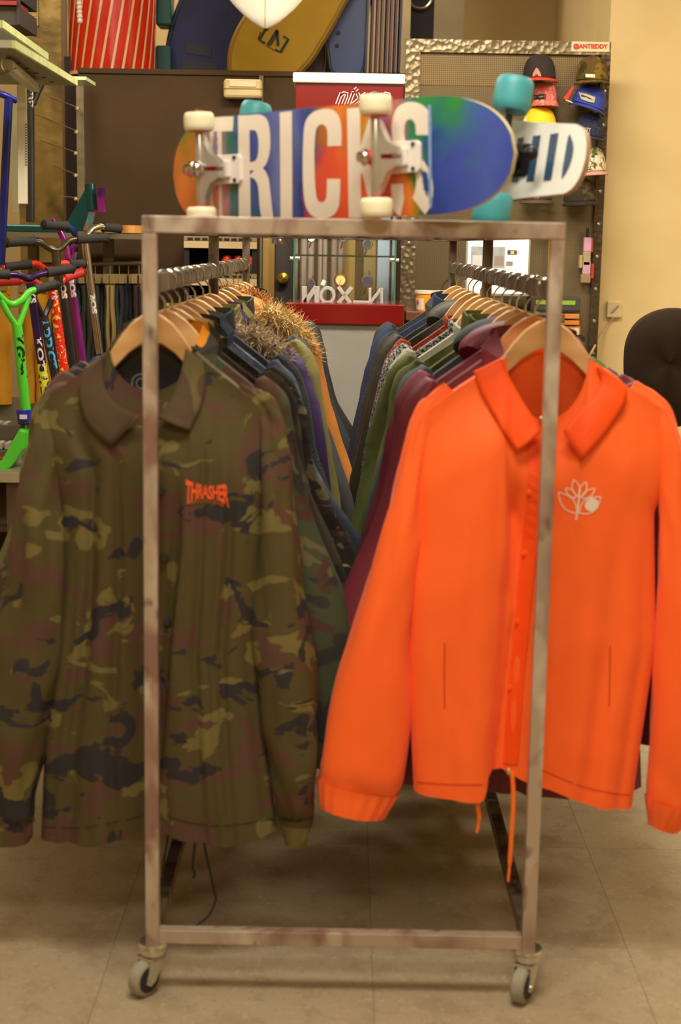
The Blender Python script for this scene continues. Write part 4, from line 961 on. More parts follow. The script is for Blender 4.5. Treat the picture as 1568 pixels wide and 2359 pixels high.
# merchandise lower on the panel
t = thing('grip_gloves', 'pink and cream packets hanging on the lower right of the panel', 'packet', P(1352, 652, PY-.03))
for (x0, y0, x1, y1, c, n_) in ((1345, 547, 1362, 580, (206, 150, 176), 'pink_top'), (1343, 580, 1360, 612, (168, 148, 110), 'cream_card'), (1342, 602, 1360, 632, (198, 150, 166), 'pink_part'), (1361, 548, 1366, 582, (150, 60, 46), 'red_strip'), (1361, 608, 1368, 642, (176, 44, 30), 'red_tab'), (1334, 588, 1342, 618, (170, 150, 96), 'tan_card'), (1338, 632, 1360, 652, (150, 124, 86), 'lower_card')):
    mb = MB(); pbox(mb, x0, y0, x1, y1, PY-.045, .028, .003); obj(n_, mb, mat('gl_'+n_, c, .6), t, world=True)
mb = MB(); pbox(mb, 1350, 525, 1356, 548, PY-.035, .01); obj('hanging_hook', mb, m_black, t, world=True)

# ------------------------------------------------------------------ display tower for watches
TY = 5.72
m_redl = mat('red_lacquer', (124, 20, 18), .22, var=.03, coat=.3)
m_lgrey = mat('pedestal_grey', (150, 147, 138), .55, bump=.03)
m_whitel = mat('white_lid', (238, 238, 234), .3, var=.02)
m_gl = glass('clear_glass', (.975, .99, .98), .1)
m_gled = mat('green_glass_edge', (70, 120, 88), .2)
cxp = (655+930)/2
a, b, z0, z1 = pr(656, 700, 931, 748, TY)
DP = .42
tw = thing('watch_display', 'red, white and grey watch display tower with a glass case', 'display case', ((a+b)/2, TY, 0))
obj('pedestal', MB().box(a+.018, TY+.015, 0, b-.018, TY+DP-.015, z0), m_lgrey, tw, world=True, bev=.002)
obj('red_plinth', MB().box(a, TY, z0, b, TY+DP, z1), m_redl, tw, world=True, bev=.004)
ga, gb, gz0, gz1 = pr(676, 545, 911, 700, TY+.03)
hz0 = P(800, 310, TY).z; ha, hb, _, hz1 = pr(680, 192, 929, 260, TY)
G0, G1 = TY+.03, TY+DP-.06
gcase = obj('glass_case', MB().box(ga, G0, z1, gb, G0+.005, hz0).box(ga, G1-.005, z1, gb, G1, hz0).box(ga, G0+.006, z1, ga+.005, G1-.006, hz0).box(gb-.005, G0+.006, z1, gb, G1-.006, hz0), m_gl, tw, world=True)
obj('glass_edges', MB().box(ga-.001, G0-.001, z1, ga+.0055, G0+.0055, hz0).box(gb-.0055, G0-.001, z1, gb+.001, G0+.0055, hz0).box(ga-.001, G1-.005, z1, ga+.004, G1+.001, hz0).box(gb-.004, G1-.005, z1, gb+.001, G1+.001, hz0), m_gled, gcase, world=True)
zs = P(795, 590, TY).z
gs = obj('glass_shelf', MB().box(ga+.006, G0+.008, zs-.003, gb-.006, G1-.008, zs+.003), m_gl, tw, world=True)
obj('shelf_edge', MB().box(ga+.006, G0+.006, zs-.003, gb-.006, G0+.009, zs+.003), m_gled, gs, world=True)
for x in (ga, gb-.0):
    obj('shelf_pin', MB().tube([(x-.014 if x == ga else x-.022, G0+.02, zs-.012), (x+.022 if x == ga else x+.012, G0+.02, zs-.012)], .0065, 12), m_whitel, tw, world=True, smooth=True)
hd = obj('red_header', MB().box(ha, TY, hz0, hb, TY+DP, hz1), m_redl, tw, world=True, bev=.003)
la, lb_, lz0, lz1 = pr(674, 168, 933, 192, TY-.012)
obj('white_lid', MB().box(la, TY-.012, lz0, lb_, TY+DP+.012, lz1), m_whitel, tw, world=True, bev=.006)
def nx_(u, v): return (774+u+(1-v)*-0+v*9, 240-v*26+u*.012)        # letter cell -> picture, slanted
LG = []
LG.append([nx_(2, 0), nx_(3, 1.0)]); LG.append([nx_(3, .75), nx_(9, 1.0), nx_(16, .95), nx_(17, .7), nx_(16, 0)])
LG.append([nx_(29, 0), nx_(30, 1.0)]); LG.append([nx_(27, 1.0), nx_(31, 1.0)])
LG.append([nx_(40, 1.0), nx_(60, 0)]); LG.append([nx_(60, 1.0), nx_(38, 0)])
LG.append(curve([nx_(71, .5), nx_(73, .9), nx_(80, 1.0), nx_(86, .85), nx_(86, .4), nx_(82, .05), nx_(75, 0), nx_(71, .2)], 3, True)+[nx_(71, .5)])
LG.append([nx_(98, 0), nx_(99, 1.0)]); LG.append([nx_(99, .75), nx_(105, 1.0), nx_(113, .95), nx_(115, .7), nx_(114, 0)])
LG.append([nx_(32, 1.25), nx_(36, 1.45)])
mo = MB(); mf = MB()
for p_ in LG:
    vs, fs = ribbon2(p_, 8.4); mo.add([P(x, y, TY-.001) for x, y in vs], fs)
    vs, fs = ribbon2(p_, 4.4); mf.add([P(x, y, TY-.002) for x, y in vs], fs)
obj('logo_outline', mo, m_whitel, hd, world=True); obj('logo_fill', mf, m_redl, hd, world=True)
ld = bpy.data.lights.new('case_lamp', 'AREA'); ld.shape = 'RECTANGLE'; ld.size = .3; ld.size_y = .05; ld.energy = 12; ld.color = (1, .96, .88)
lo_ = bpy.data.objects.new('case_lamp', ld); COL.objects.link(lo_); lo_.parent = tw; lo_.rotation_euler = (radians(30), 0, 0); lo_.location = Vector(((ga+gb)/2, G0+.022, hz0-.016))-WM[tw.name].translation
obj('lamp_strip', MB().box(ga+.03, G0+.010, hz0-.006, gb-.03, G0+.05, hz0-.001), m_whitel, tw, world=True)
# letters standing in the case
def letter3d(label, strokes, wpx, D, dep=.022, name='display_letter', flat=False):
    mb = MB()
    for st_, cl in strokes:
        vs, fs = ribbon2(st_, wpx, cl); n = len(vs)
        A = [P(x, y, D) for x, y in vs]; B = [v+Vector((0, dep, 0)) for v in A]
        k0 = len(mb.v); mb.v += A+B
        for f in fs: mb.f.append(tuple(i+k0 for i in f)); mb.f.append(tuple(i+k0+n for i in f[::-1]))
        m_ = n//2
        for i in range(m_ if cl else m_-1):
            j = (i+1) % m_
            for s in (0, 1): mb.f.append((k0+2*i+s, k0+2*j+s, k0+n+2*j+s, k0+n+2*i+s))
        if not cl:
            for i in (0, m_-1): mb.f.append((k0+2*i, k0+2*i+1, k0+n+2*i+1, k0+n+2*i))
    o = obj(name, mb, mat('letter_white', (236, 236, 226), .5, var=.02)); return tag(o, label, 'letter', 'white letters in the glass case')
LD = G0+.12
letter3d('white block letter standing first from the left in the glass case', [([(700.5, 660), (700.5, 698)], False), ([(702, 697), (728, 661)], False), ([(729.5, 660), (729.5, 698)], False)], 11, LD)
letter3d('white round letter O in the glass case', [([(754+15*cos(a_), 680+17*sin(a_)) for a_ in [2*pi*k_/26 for k_ in range(26)]], True)], 7, LD)
letter3d('white letter X in the glass case', [([(779, 661), (807, 698)], False), ([(810, 662), (779, 698)], False)], 8, LD)
letter3d('small white letter at the right end of the glass case, turned sideways', [([(852, 664), (852, 698)], False), ([(853, 697), (878, 665)], False), ([(879, 664), (879, 699)], False)], 6, LD)
letter3d('white straight letter fallen flat between the X and the right letter', [([(813, 696), (850, 697)], False)], 6, LD-.01)
letter3d('small white cube tilted on the round letter', [([(742, 657), (747, 646)], False)], 9, LD+.03)
# watches on clear stands
m_clear = glass('clear_acrylic', (.97, .97, .97), .3)
def watch(label, px, py, r, m, face, D, zb_):
    c = P(px, py, D); rr = r/3513*D
    t = thing('wrist_watch', label, 'watch', (c.x, D, c.z), group='watches in the glass case')
    obj('strap', MB().tube([(rr*.62*cos(a_)*.55, rr*1.0*sin(a_)+rr*.9, rr*1.5*cos(a_)) for a_ in [2*pi*k_/22 for k_ in range(23)]], rr*.5, 10, False, .35), m, t, smooth=True)
    d = obj('case', MB().lathe([(0, -.012), (rr*.86, -.012), (rr, -.006), (rr, .006), (0, .006)], (0, 0, rr*.3), 'Y', 24), m, t, smooth=True)
    obj('dial', MB().lathe([(0, -.0135), (rr*.72, -.0135), (rr*.72, -.012)], (0, 0, rr*.3), 'Y', 24), face, d)
    obj('stand', MB().box(-rr*.8, rr*.5, zb_-c.z, -rr*.8+.004, rr*1.6, -.0).box(rr*.8-.004, rr*.5, zb_-c.z, rr*.8, rr*1.6, -.0).box(-rr*.8, rr*.5, zb_-c.z, rr*.8, rr*1.6, zb_-c.z+.004), m_clear, t)
m_gold = mat('gold_metal', (214, 164, 62), .25, metal=.9); m_silver = mat('silver_metal', (170, 172, 176), .25, metal=.9); m_dial = mat('dial_dark', (60, 66, 84), .3)
watch('gold wrist watch behind the letter X', 784, 650, 15, m_gold, mat('dial_gold', (236, 206, 140), .3), LD+.07, z1+.001)
watch('silver wrist watch with dark dial right of the gold watch', 845, 652, 14, m_silver, m_dial, LD+.07, z1+.001)
watch('steel wrist watch left, behind the first letter', 716, 655, 10, m_silver, m_dial, LD+.08, z1+.001)
watch('dark wrist watch on the upper glass shelf at the right', 846, 566, 12, m_silver, m_blkprint, LD+.10, zs+.003)
watch('gold wrist watch on the upper glass shelf', 790, 552, 11, m_gold, m_dial, LD+.10, zs+.003)
watch('small steel wrist watch on the upper glass shelf at the left', 717, 552, 10, m_silver, m_capw, LD+.10, zs+.003)

# things seen through the case; the trousers are added in place of reflections
m_palec = mat('pale_cotton', (172, 150, 136), .9, bump=.2); 
for i, (x0, x1, c, l) in enumerate([(690, 722, (150, 132, 122), 'pale pinkish trousers standing in for a reflection, first behind the glass case'), (730, 752, (166, 146, 136), 'light dusty trousers standing in for a reflection, second behind the glass case'), (760, 790, (134, 116, 108), 'mauve grey trousers standing in for a reflection, third behind the glass case')]):
    D = 6.45; a, b, c0_, c1_ = pr(x0, 500, x1, 900, D); t = thing('trousers', l, 'trousers', ((a+b)/2, D, c0_), group='reflection stand-ins behind the glass case'); mm = mat('tr%d' % i, c, .9, bump=.2)
    obj('waistband', MB().box(a, D-.02, c1_-.04, b, D+.03, c1_, .004), mm, t, world=True)
    for s in (0, 1):
        xx0 = a+(b-a)*.5*s; rows = [[(xx0+(b-a)*.25+(b-a)*.26*(1-.15*v)*cos(q), D+.005+.03*sin(q)+.006*nz(cos(q)*2+i, v*6), c1_-.03+(c0_-c1_+.03)*v) for q in [2*pi*k_/12 for k_ in range(12)]] for v in [j/8 for j in range(9)]]
        obj('leg', MB().grid(rows, True, True, True), mm, t, world=True, smooth=True)
    obj('clip_hook', MB().tube([(a-.01, D, c1_+.006), (b+.01, D, c1_+.006)], .005, 6).tube([((a+b)/2, D, c1_+.006), ((a+b)/2, D+.1, c1_+.05)], .003, 6), m_black, t, world=True)
for (x0, x1, c, l) in ((838, 862, (128, 104, 52), 'olive ochre snowboard leaning behind the glass case'), (868, 894, (150, 166, 184), 'pale blue snowboard leaning behind the glass case')):
    D = 6.42; a, b, z_0, z_1 = pr(x0, 470, x1, 900, D); t = thing('snowboard', l, 'board', ((a+b)/2, D, 0))
    hwid = (b-a)/2; q = [(hwid*cos(a_), z_1-hwid+hwid*sin(a_)) for a_ in [pi*k_/10 for k_ in range(11)]]+[(-hwid, .03), (-hwid*.6, .004), (hwid*.6, .004), (hwid, .03)]
    obj('deck', MB().prism(q, 0, .012), mat('board_%d' % x0, c, .45, var=.2, vscale=5), t); obj('edge', MB().tube([(x, .006, z) for x, z in q]+[(q[0][0], .006, q[0][1])], .004, 5, False), m_greypost, t)

# ------------------------------------------------------------------ sales counter, monitor, tubs, boxes
CY = 5.98
ca, cb_, _, cz = pr(934, 720, 1300, 702, CY)
t = thing('sales_counter', 'dark reddish brown counter behind the right jackets', 'counter', ((ca+cb_)/2, CY, 0))
obj('worktop', MB().box(ca, CY-.02, cz-.035, cb_, PY-.04, cz), mat('dark_red_top', (112, 66, 48), .4), t, world=True, bev=.003)
obj('front_panel', MB().box(ca+.02, CY, 0, cb_-.02, CY+.02, cz-.035), m_brown, t, world=True)
for x in (ca+.02, cb_-.045): obj('side_panel', MB().box(x, CY+.02, 0, x+.025, PY-.05, cz-.035), m_brown, t, world=True)
m_scr = mat('screen_white', (240, 242, 222), .3, emit=.9, var=0)
MY = 6.05
a, b, z_0, z_1 = pr(1072, 542, 1220, 682, MY)
t = thing('monitor', 'bright white computer monitor on the counter', 'monitor', ((a+b)/2, MY, cz))
obj('bezel', MB().box(a, MY, z_0, b, MY+.03, z_1, .004), mat('bezel_grey', (166, 160, 140), .4), t, world=True)
sc_ = obj('screen', MB().box(a+.008, MY-.002, z_0+.010, b-.008, MY+.001, z_1-.008), m_scr, t, world=True)
for (x0, y0, x1, y1, c, n_) in ((1084, 568, 1163, 618, (150, 152, 146), 'picture'), (1088, 588, 1128, 612, (186, 188, 176), 'picture_light'), (1138, 590, 1160, 612, (140, 120, 110), 'picture_dark'), (1168, 576, 1190, 587, (70, 74, 60), 'thumbnail'), (1176, 578, 1184, 585, (196, 176, 70), 'thumbnail_spot'), (1190, 577, 1197, 586, (180, 180, 166), 'caption'), (1165, 602, 1181, 613, (130, 120, 110), 'thumbnail'), (1160, 640, 1180, 668, (150, 156, 140), 'thumbnail'), (1160, 618, 1178, 622, (190, 192, 176), 'caption')):
    mb = MB(); pbox(mb, x0, y0, x1, y1, MY-.003-(.0005 if 'spot' in n_ or '_' in n_ else 0), .001); obj(n_, mb, mat('scr_%d%d' % (x0, y0), c, .4, emit=.5, var=.25 if n_ == 'picture' else 0, vscale=30), sc_, world=True)
obj('stand', MB().box((a+b)/2-.03, MY+.03, cz+.008, (a+b)/2+.03, MY+.05, (z_0+z_1)/2).box((a+b)/2-.1, MY-.04, cz+.0005, (a+b)/2+.1, MY+.11, cz+.010), mat('bezel_grey', (166, 160, 140)), t, world=True)
obj('power_cable', MB().tube(curve([tuple(P(1045, 640, MY+.02)), tuple(P(1025, 650, MY+.02)), tuple(P(1012, 680, MY+.0)), (P(1010, 690, MY).x, MY, cz+.004)], 5), .003, 6), m_black, t, world=True)
def tub(label, px, D, c1, group='plastic tubs on the counter'):
    x = P(px, 690, D).x; r = .040
    t = thing('plastic_tub', label, 'tub', (x, D, cz), group=group)
    obj('tub_body', MB().lathe([(0, .0005), (r*.86, .0005), (r, .070), (0, .070)]), mat('tub_orange', (248, 168, 34), .4, var=.02), t, smooth=True)
    obj('lid', MB().lathe([(r*1.0, .068), (r*1.08, .068), (r*1.08, .080), (0, .080)]), mat('tub_white', (238, 232, 208), .4), t, smooth=True)
    rows = [[(r*(.875+.12*z/.07)*cos(a_)*1.01, r*(.875+.12*z/.07)*sin(a_)*1.01, z) for a_ in [pi+.2+1.2*k_/8 for k_ in range(9)]] for z in (.006, .05)]
    lb2 = obj('label_print', MB().grid(rows), mat('tub_white', (238, 232, 208)), t)
    aa = pi+.7; rc = r*.97; obj('logo_dot', MB().ball((rc*cos(aa), rc*sin(aa), .036), .010, .5, .5, 1, 10), mat('dot_red', (206, 60, 40), .6), lb2)
tub('orange and white plastic tub at the left end of the counter', 979, CY+.05, 0); tub('second orange tub, half hidden behind the navy coat', 1024, CY+.07, 0)
# packed boxes below the caps
BX = PY-.19
lst = [(1228, 752, 1336, 774, (208, 128, 40), 'orange box with a white label at the bottom of the stack'), (1226, 738, 1334, 750, (206, 128, 44), 'flat orange box second from the bottom of the stack'), (1226, 722, 1334, 735, (208, 130, 46), 'flat orange box third from the bottom of the stack'), (1222, 684, 1336, 719, (66, 62, 56), 'grey black box with green lettering on top of the stack')]
zb0 = P(1282, 774, BX).z; sa, sb = P(1218, 780, BX).x, P(1345, 780, BX).x
t = thing('side_shelf', 'dark shelf in front of the panel holding orange boxes', 'shelf', ((sa+sb)/2, BX, zb0-.02))
obj('shelf_board', MB().box(sa, BX-.02, zb0-.02, sb, PY-.02, zb0), m_black, t, world=True)
for x in (sa+.01, sb-.02): obj('bracket', MB().prism([(x, zb0-.02), (x+.01, zb0-.02), (x+.01, zb0-.1), (x, zb0-.1)], PY-.10, PY-.02), m_black, t, world=True)
zc_ = zb0
for i, (x0, y0, x1, y1, c, l) in enumerate(lst):
    a, b, z_0, z_1 = pr(x0, y0, x1, y1, BX); h_ = z_1-z_0
    t = thing('packing_box', l, 'box', ((a+b)/2, BX, zc_+.0005), group='boxes stacked beside the panel')
    mm = mat('bx%d' % i, c, .6)
    o = obj('carton', MB().box(a, BX, zc_+.0005, b, BX+.15, zc_+h_, .002), mm, t, world=True)
    obj('dark_band', MB().box(a, BX-.001, zc_+h_*.0+.0006, b, BX, zc_+h_*.18), m_black, t, world=True)
    if i == 0: obj('white_label', MB().box(b-.055, BX-.002, zc_+.006, b-.006, BX-.001, zc_+h_-.006), m_capw, t, world=True)
    if i == 3: obj('green_lettering', MB().box(a+.02, BX-.002, zc_+h_*.52, a+.06, BX-.001, zc_+h_*.80).box(a+.07, BX-.002, zc_+h_*.50, a+.11, BX-.001, zc_+h_*.78).box(a+.12, BX-.002, zc_+h_*.52, b-.02, BX-.001, zc_+h_*.80), mat('lime_print', (140, 176, 50), .6), t, world=True)
    zc_ += h_+.004
mb = MB(); pbox(mb, 1263, 520, 1271, 650, PY-.03, .012, .002); tag(obj('lanyard', mb, mat('yellow_strap', (212, 168, 26), .7)), 'narrow yellow strap hanging on the panel near the right front post', 'strap')
# socket on the cream wall with its cable
c = P(1398, 712, WRY); t = thing('wall_socket', 'cream wall socket with plug on the cream wall beside the panel', 'socket', (P(1412, 712, WRY).x, WRY, c.z-.035))
sx0 = P(1412, 712, WRY).x
obj('cover_plate', MB().box(sx0-.03, WRY-.022, c.z-.035, sx0+.035, WRY, c.z+.035, .005), mat('socket_cream', (214, 196, 150), .4), t, world=True)
obj('rocker', MB().prism([(sx0-.012, c.z-.012), (sx0-.006, c.z-.016), (sx0+.020, c.z+.014), (sx0+.014, c.z+.018)], WRY-.026, WRY-.022), mat('rocker_olive', (150, 136, 90), .5), t, world=True)
obj('cable', MB().tube(curve([(sx0, WRY-.016, c.z-.035), tuple(P(1392, 760, WRY-.03)), tuple(P(1368, 800, PY-.03)), tuple(P(1348, 850, PY-.03)), tuple(P(1346, 960, PY-.03))], 6), .005, 8), mat('cable_cream', (186, 166, 124), .5), t, world=True, smooth=True)
# silver ring and dark strip beyond the panel, pale columns
struct('trim_1', (lambda m_: (pbox(m_, 924, -200, 942, 560, 7.75, .12, zmin=0), m_)[1])(MB()), mat('pale_column', (176, 158, 120), .7))
struct('trim_2', (lambda m_: (pbox(m_, 996, -200, 1064, 560, 7.8, .3, zmin=0), m_)[1])(MB()), mat('grey_column', (150, 134, 104), .8))
mb = MB(); pbox(mb, 942, -120, 996, 560, 7.85, .08); t = tag(obj('banner_board', mb, mat('near_black', (34, 28, 22), .6)), 'black vertical board between the pale columns behind the panel', 'board')
q = P(968, -8, 7.8); tag(obj('metal_ring', MB().tube([(q.x+.056*cos(a_), 7.8, q.z+.056*sin(a_)) for a_ in [2*pi*k_/32 for k_ in range(33)]], .007, 8, False), m_zinc, smooth=True), 'silver ring on the black board at the upper edge of the photo', 'ring')
# black chair on the right
HY = 4.7
cc = P(1530, 850, HY); t = thing('office_chair', 'black chair with tall rounded backrest behind the orange jacket', 'chair', (cc.x+.05, HY+.2, 0))
out = curve([(1438, 850), (1442, 790), (1462, 748), (1496, 722), (1540, 710), (1590, 716), (1640, 750), (1668, 820), (1664, 890), (1630, 950), (1560, 985), (1500, 960), (1462, 920), (1444, 888)], 6, True)
oq = pxz(out, HY); cxq = sum(a for a, b in oq)/len(oq); czq = sum(b for a, b in oq)/len(oq)
rows = []
for s, y_ in ((.0, -.028), (.5, -.027), (.85, -.018), (.97, -.006), (1, .012), (.97, .03), (.8, .04), (0, .045)):
    rows.append([(cxq+(x-cxq)*max(s, .01), HY+y_+.06*((x-cxq)/.15)**2*.15, czq+(z-czq)*max(s, .01)) for x, z in oq])
obj('backrest', MB().grid(rows, True, True, True), mat('chair_black', (46, 34, 22), .8, bump=.1, bscale=150, spec=.15), t, world=True, smooth=True)
obj('seat', MB().box(cxq-.23, HY+.03, .46, cxq+.23, HY+.47, .54, .03), mat('chair_black', (40, 32, 24)), t, world=True)
obj('back_bar', MB().tube(curve([(cxq, HY+.05, czq), (cxq, HY+.09, .75), (cxq, HY+.12, .50), (cxq, HY+.2, .46)], 5), .02, 10), m_black, t, world=True, smooth=True)
obj('gas_column', MB().cyl((cxq, HY+.25, .09), (cxq, HY+.25, .46), .025), m_black, t, world=True, smooth=True)
for k_ in range(5):
    a_ = 2*pi*k_/5+.4; e = (cxq+.27*cos(a_), HY+.25+.27*sin(a_))
    lg = obj('foot', MB().bar((cxq, HY+.25, .10), (e[0], e[1], .065), .035, .03), m_black, t, world=True)
    obj('roller', MB().lathe([(0, -.02), (.024, -.02), (.027, 0), (.024, .02), (0, .02)], (e[0], e[1], .0275), 'Y', 16), m_black, lg, world=True, smooth=True)
# ------------------------------------------------------------------ skateboard standing on the rack
TH = radians(36); BC = Vector((P(727, 360, 2.735).x, 2.735, 0)); ZB0 = ZT+.0165
A_ = Vector((cos(TH), -sin(TH), 0)); Nn = Vector((-sin(TH), -cos(TH), 0))       # along the deck, out of its printed face
HWD = .0965; RT = radians(2.2); ZC = ZT+.006+.0965+.0098
M = Matrix(((A_.x, -Nn.x, 0, BC.x), (A_.y, -Nn.y, 0, BC.y), (0, 0, 1, ZC), (0, 0, 0, 1))) @ Matrix.Rotation(-RT, 4, 'Y')   # local x along, y into the deck (away), z across
sk = thing('skateboard', 'skateboard with tie dye print and large white TRICKS lettering, standing on the rack', 'skateboard', M=M)
HL = .378; FL = .222
def kick(a):                                # height of the bent ends, away from the print
    e = abs(a)-FL
    if e <= 0: return abs(a), 0
    R_ = .12; ang = min(e/R_, radians(22 if a > 0 else 17)); r = e-ang*R_
    return FL+R_*sin(ang)+max(0, r)*cos(ang), R_*(1-cos(ang))+max(0, r)*sin(ang)
def hwid(a):
    e = abs(a)
    if e < .22: return HWD
    f = min(1, (e-.22)/(HL-.22)); return HWD*max(0, 1-f**2.7)**.5
def deckpt(a, b, off=0):
    x, y = kick(a); c = .006*(abs(b)/HWD)**3*(1 if abs(a) < .25 else .4)
    return Vector((x*(1 if a >= 0 else -1), y+c-off, b))
def deckgrid(off, k=1):
    rows = []
    for i in range(65):
        q_ = -1+2*i/64; a = HL*sin(pi/2*q_)*.55+HL*q_*.45; h = max(.0006, hwid(a)*k); rows.append([deckpt(a, -h+2*h*j/14, off) for j in range(15)])
    return rows
def tiedye():
    m = bpy.data.materials.new('tie_dye_print'); nt, b = nodes(m); N = nt.nodes; L = nt.links
    tc = N.new('ShaderNodeTexCoord'); n = N.new('ShaderNodeTexNoise'); n.inputs['Scale'].default_value = 9; n.inputs['Detail'].default_value = 3
    mp = N.new('ShaderNodeMapping'); mp.inputs['Scale'].default_value = (1.6, 1, .8); L.new(tc.outputs['Object'], mp.inputs[0]); L.new(mp.outputs[0], n.inputs['Vector'])
    sx = N.new('ShaderNodeSeparateXYZ'); L.new(tc.outputs['Object'], sx.inputs[0])
    def ramp(stops):
        r = N.new('ShaderNodeValToRGB'); e = r.color_ramp.elements
        while len(e) > 1: e.remove(e[-1])
        e[0].position = stops[0][0]; e[0].color = (*s2l(stops[0][1]), 1)
        for p, c in stops[1:]:
            q = e.new(p); q.color = (*s2l(c), 1)
        return r
    w_ = N.new('ShaderNodeMath'); w_.operation = 'MULTIPLY_ADD'; w_.inputs[1].default_value = .16; L.new(n.outputs['Fac'], w_.inputs[0])
    off = N.new('ShaderNodeMath'); off.operation = 'MULTIPLY_ADD'; off.inputs[1].default_value = 1.25; off.inputs[2].default_value = .42; L.new(sx.outputs[0], off.inputs[0]); L.new(off.outputs[0], w_.inputs[2])
    # position along the deck 0..1: lower half and upper half of the deck differ
    BL = (46, 66, 148); OR = (218, 120, 40); RD = (204, 72, 54); GR = (50, 120, 40); TE = (50, 108, 116); SB = (98, 110, 162)
    lo = ramp([(0, RD), (.07, OR), (.17, OR), (.22, (200, 120, 130)), (.27, (60, 104, 100)), (.34, BL), (.40, SB), (.48, (24, 44, 120)), (.515, RD), (.62, (226, 86, 44)), (.69, RD), (.735, OR), (.76, (50, 120, 30)), (.785, (30, 60, 140)), (.85, (52, 72, 158)), (.92, (64, 84, 164)), (1, (48, 68, 156))])
    hi = ramp([(0, OR), (.07, GR), (.16, (120, 130, 30)), (.21, (90, 130, 190)), (.27, (46, 110, 50)), (.32, BL), (.40, SB), (.46, BL), (.50, (50, 110, 40)), (.56, OR), (.61, GR), (.66, (190, 160, 30)), (.70, BL), (.78, (40, 130, 60)), (.84, (44, 128, 60)), (.90, (60, 86, 166)), (1, (52, 76, 168))])
    L.new(w_.outputs[0], lo.inputs[0]); L.new(w_.outputs[0], hi.inputs[0])
    mz = N.new('ShaderNodeMath'); mz.operation = 'MULTIPLY_ADD'; mz.inputs[1].default_value = 8; mz.inputs[2].default_value = -.55; L.new(sx.outputs[2], mz.inputs[0])
    n2 = N.new('ShaderNodeTexNoise'); n2.inputs['Scale'].default_value = 16; L.new(tc.outputs['Object'], n2.inputs['Vector'])
    ad = N.new('ShaderNodeMath'); ad.operation = 'MULTIPLY_ADD'; ad.inputs[1].default_value = 2.2; L.new(n2.outputs['Fac'], ad.inputs[0]); L.new(mz.outputs[0], ad.inputs[2])
    s_ = N.new('ShaderNodeMath'); s_.operation = 'SUBTRACT'; s_.use_clamp = True; s_.inputs[1].default_value = .45; L.new(ad.outputs[0], s_.inputs[0])
    mx = N.new('ShaderNodeMix'); mx.data_type = 'RGBA'; L.new(s_.outputs[0], mx.inputs['Factor']); L.new(lo.outputs[0], mx.inputs['A']); L.new(hi.outputs[0], mx.inputs['B'])
    L.new(mx.outputs['Result'], b.inputs['Base Color']); b.inputs['Roughness'].default_value = .28; b.inputs['Coat Weight'].default_value = .25
    return m
G_ = deckgrid(0); H_ = deckgrid(-.011)
obj('deck_print', MB().grid(G_), tiedye(), sk, smooth=True, auto=False)
obj('grip_tape', MB().grid(H_), mat('grip_black', (30, 30, 30), .95), sk, smooth=True, auto=False)
per = lambda g: [g[i][0] for i in range(65)]+[g[64][j] for j in range(1, 15)]+[g[i][14] for i in range(63, -1, -1)]+[g[0][j] for j in range(13, 0, -1)]
obj('ply_edge', MB().grid([per(G_), per(H_)], True), stripes('ply_edge', (222, 206, 150), (170, 170, 110), 260, 'Y', .5, .5), sk, smooth=True)
# lettering: picture points taken onto the deck plane
Mi = M.inverted()
bvd = bvh_of(MB().grid(G_), M)
def dk(px, py, off=.0009):
    d = ray(px, py); p, n, i, t = bvd.ray_cast(CP, d)
    if p is None:                                            # letters that run past the edge stop at it
        return None
    return p-d*off
def letters(polys, m, name, parent=sk):
    mb = MB()
    for vs, fs in polys:
        pts = [dk(*v) for v in vs]
        ok = {}; 
        for i, p in enumerate(pts):
            if p is not None: ok[i] = len(mb.v); mb.v.append(p)
        for f in fs:
            if all(i in ok for i in f): mb.f.append(tuple(ok[i] for i in f))
    return obj(name, mb, m, parent, world=True)
m_let = mat('letter_cream', (222, 212, 198), .35, var=.02)
def quadstrip(pa, pb, n=8):
    vs = []; fs = []
    for i in range(n+1):
        f = i/n; vs += [(pa[0][0]+(pa[1][0]-pa[0][0])*f, pa[0][1]+(pa[1][1]-pa[0][1])*f), (pb[0][0]+(pb[1][0]-pb[0][0])*f, pb[0][1]+(pb[1][1]-pb[0][1])*f)]
        if i: k = 2*i; fs.append((k-2, k-1, k+1, k))
    return vs, fs
T1 = [quadstrip(((462, 272), (538, 268)), ((462, 304), (536, 302)), 8), quadstrip(((483, 270), (484, 506)), ((510, 270), (512, 506)), 12)]
def band(outer, inner, n=5):
    o = curve(outer, n); i_ = curve(inner, n); m = min(len(o), len(i_)); vs = []; fs = []
    for k in range(m):
        vs += [o[int(k*(len(o)-1)/(m-1))], i_[int(k*(len(i_)-1)/(m-1))]]
        if k: j = 2*k; fs.append((j-2, j-1, j+1, j))
    return vs, fs
R1 = [quadstrip(((548, 266), (550, 506)), ((574, 265), (577, 506)), 12),
      band([(572, 265), (598, 264), (614, 274), (621, 300), (622, 340), (616, 370), (606, 386), (592, 392), (572, 392)], [(572, 300), (586, 300), (592, 308), (595, 325), (595, 345), (593, 360), (588, 370), (580, 373), (572, 374)]),
      band([(590, 386), (606, 388), (618, 410), (622, 440), (626, 475), (630, 506)], [(572, 408), (584, 411), (593, 425), (596, 448), (598, 478), (603, 506)])]
I1 = [quadstrip(((644, 259), (646, 506)), ((672, 256), (673, 506)), 12)]
C1 = [band([(786, 336), (786, 296), (779, 266), (762, 252), (738, 252), (716, 262), (702, 285), (698, 330), (697, 380), (698, 430), (704, 475), (720, 498), (742, 503), (764, 498), (779, 478), (783, 440), (783, 412)],
           [(754, 337), (754, 310), (752, 296), (746, 288), (739, 287), (730, 293), (726, 310), (724, 345), (724, 380), (725, 415), (728, 450), (733, 463), (741, 466), (749, 461), (752, 448), (753, 430), (753, 412)])]
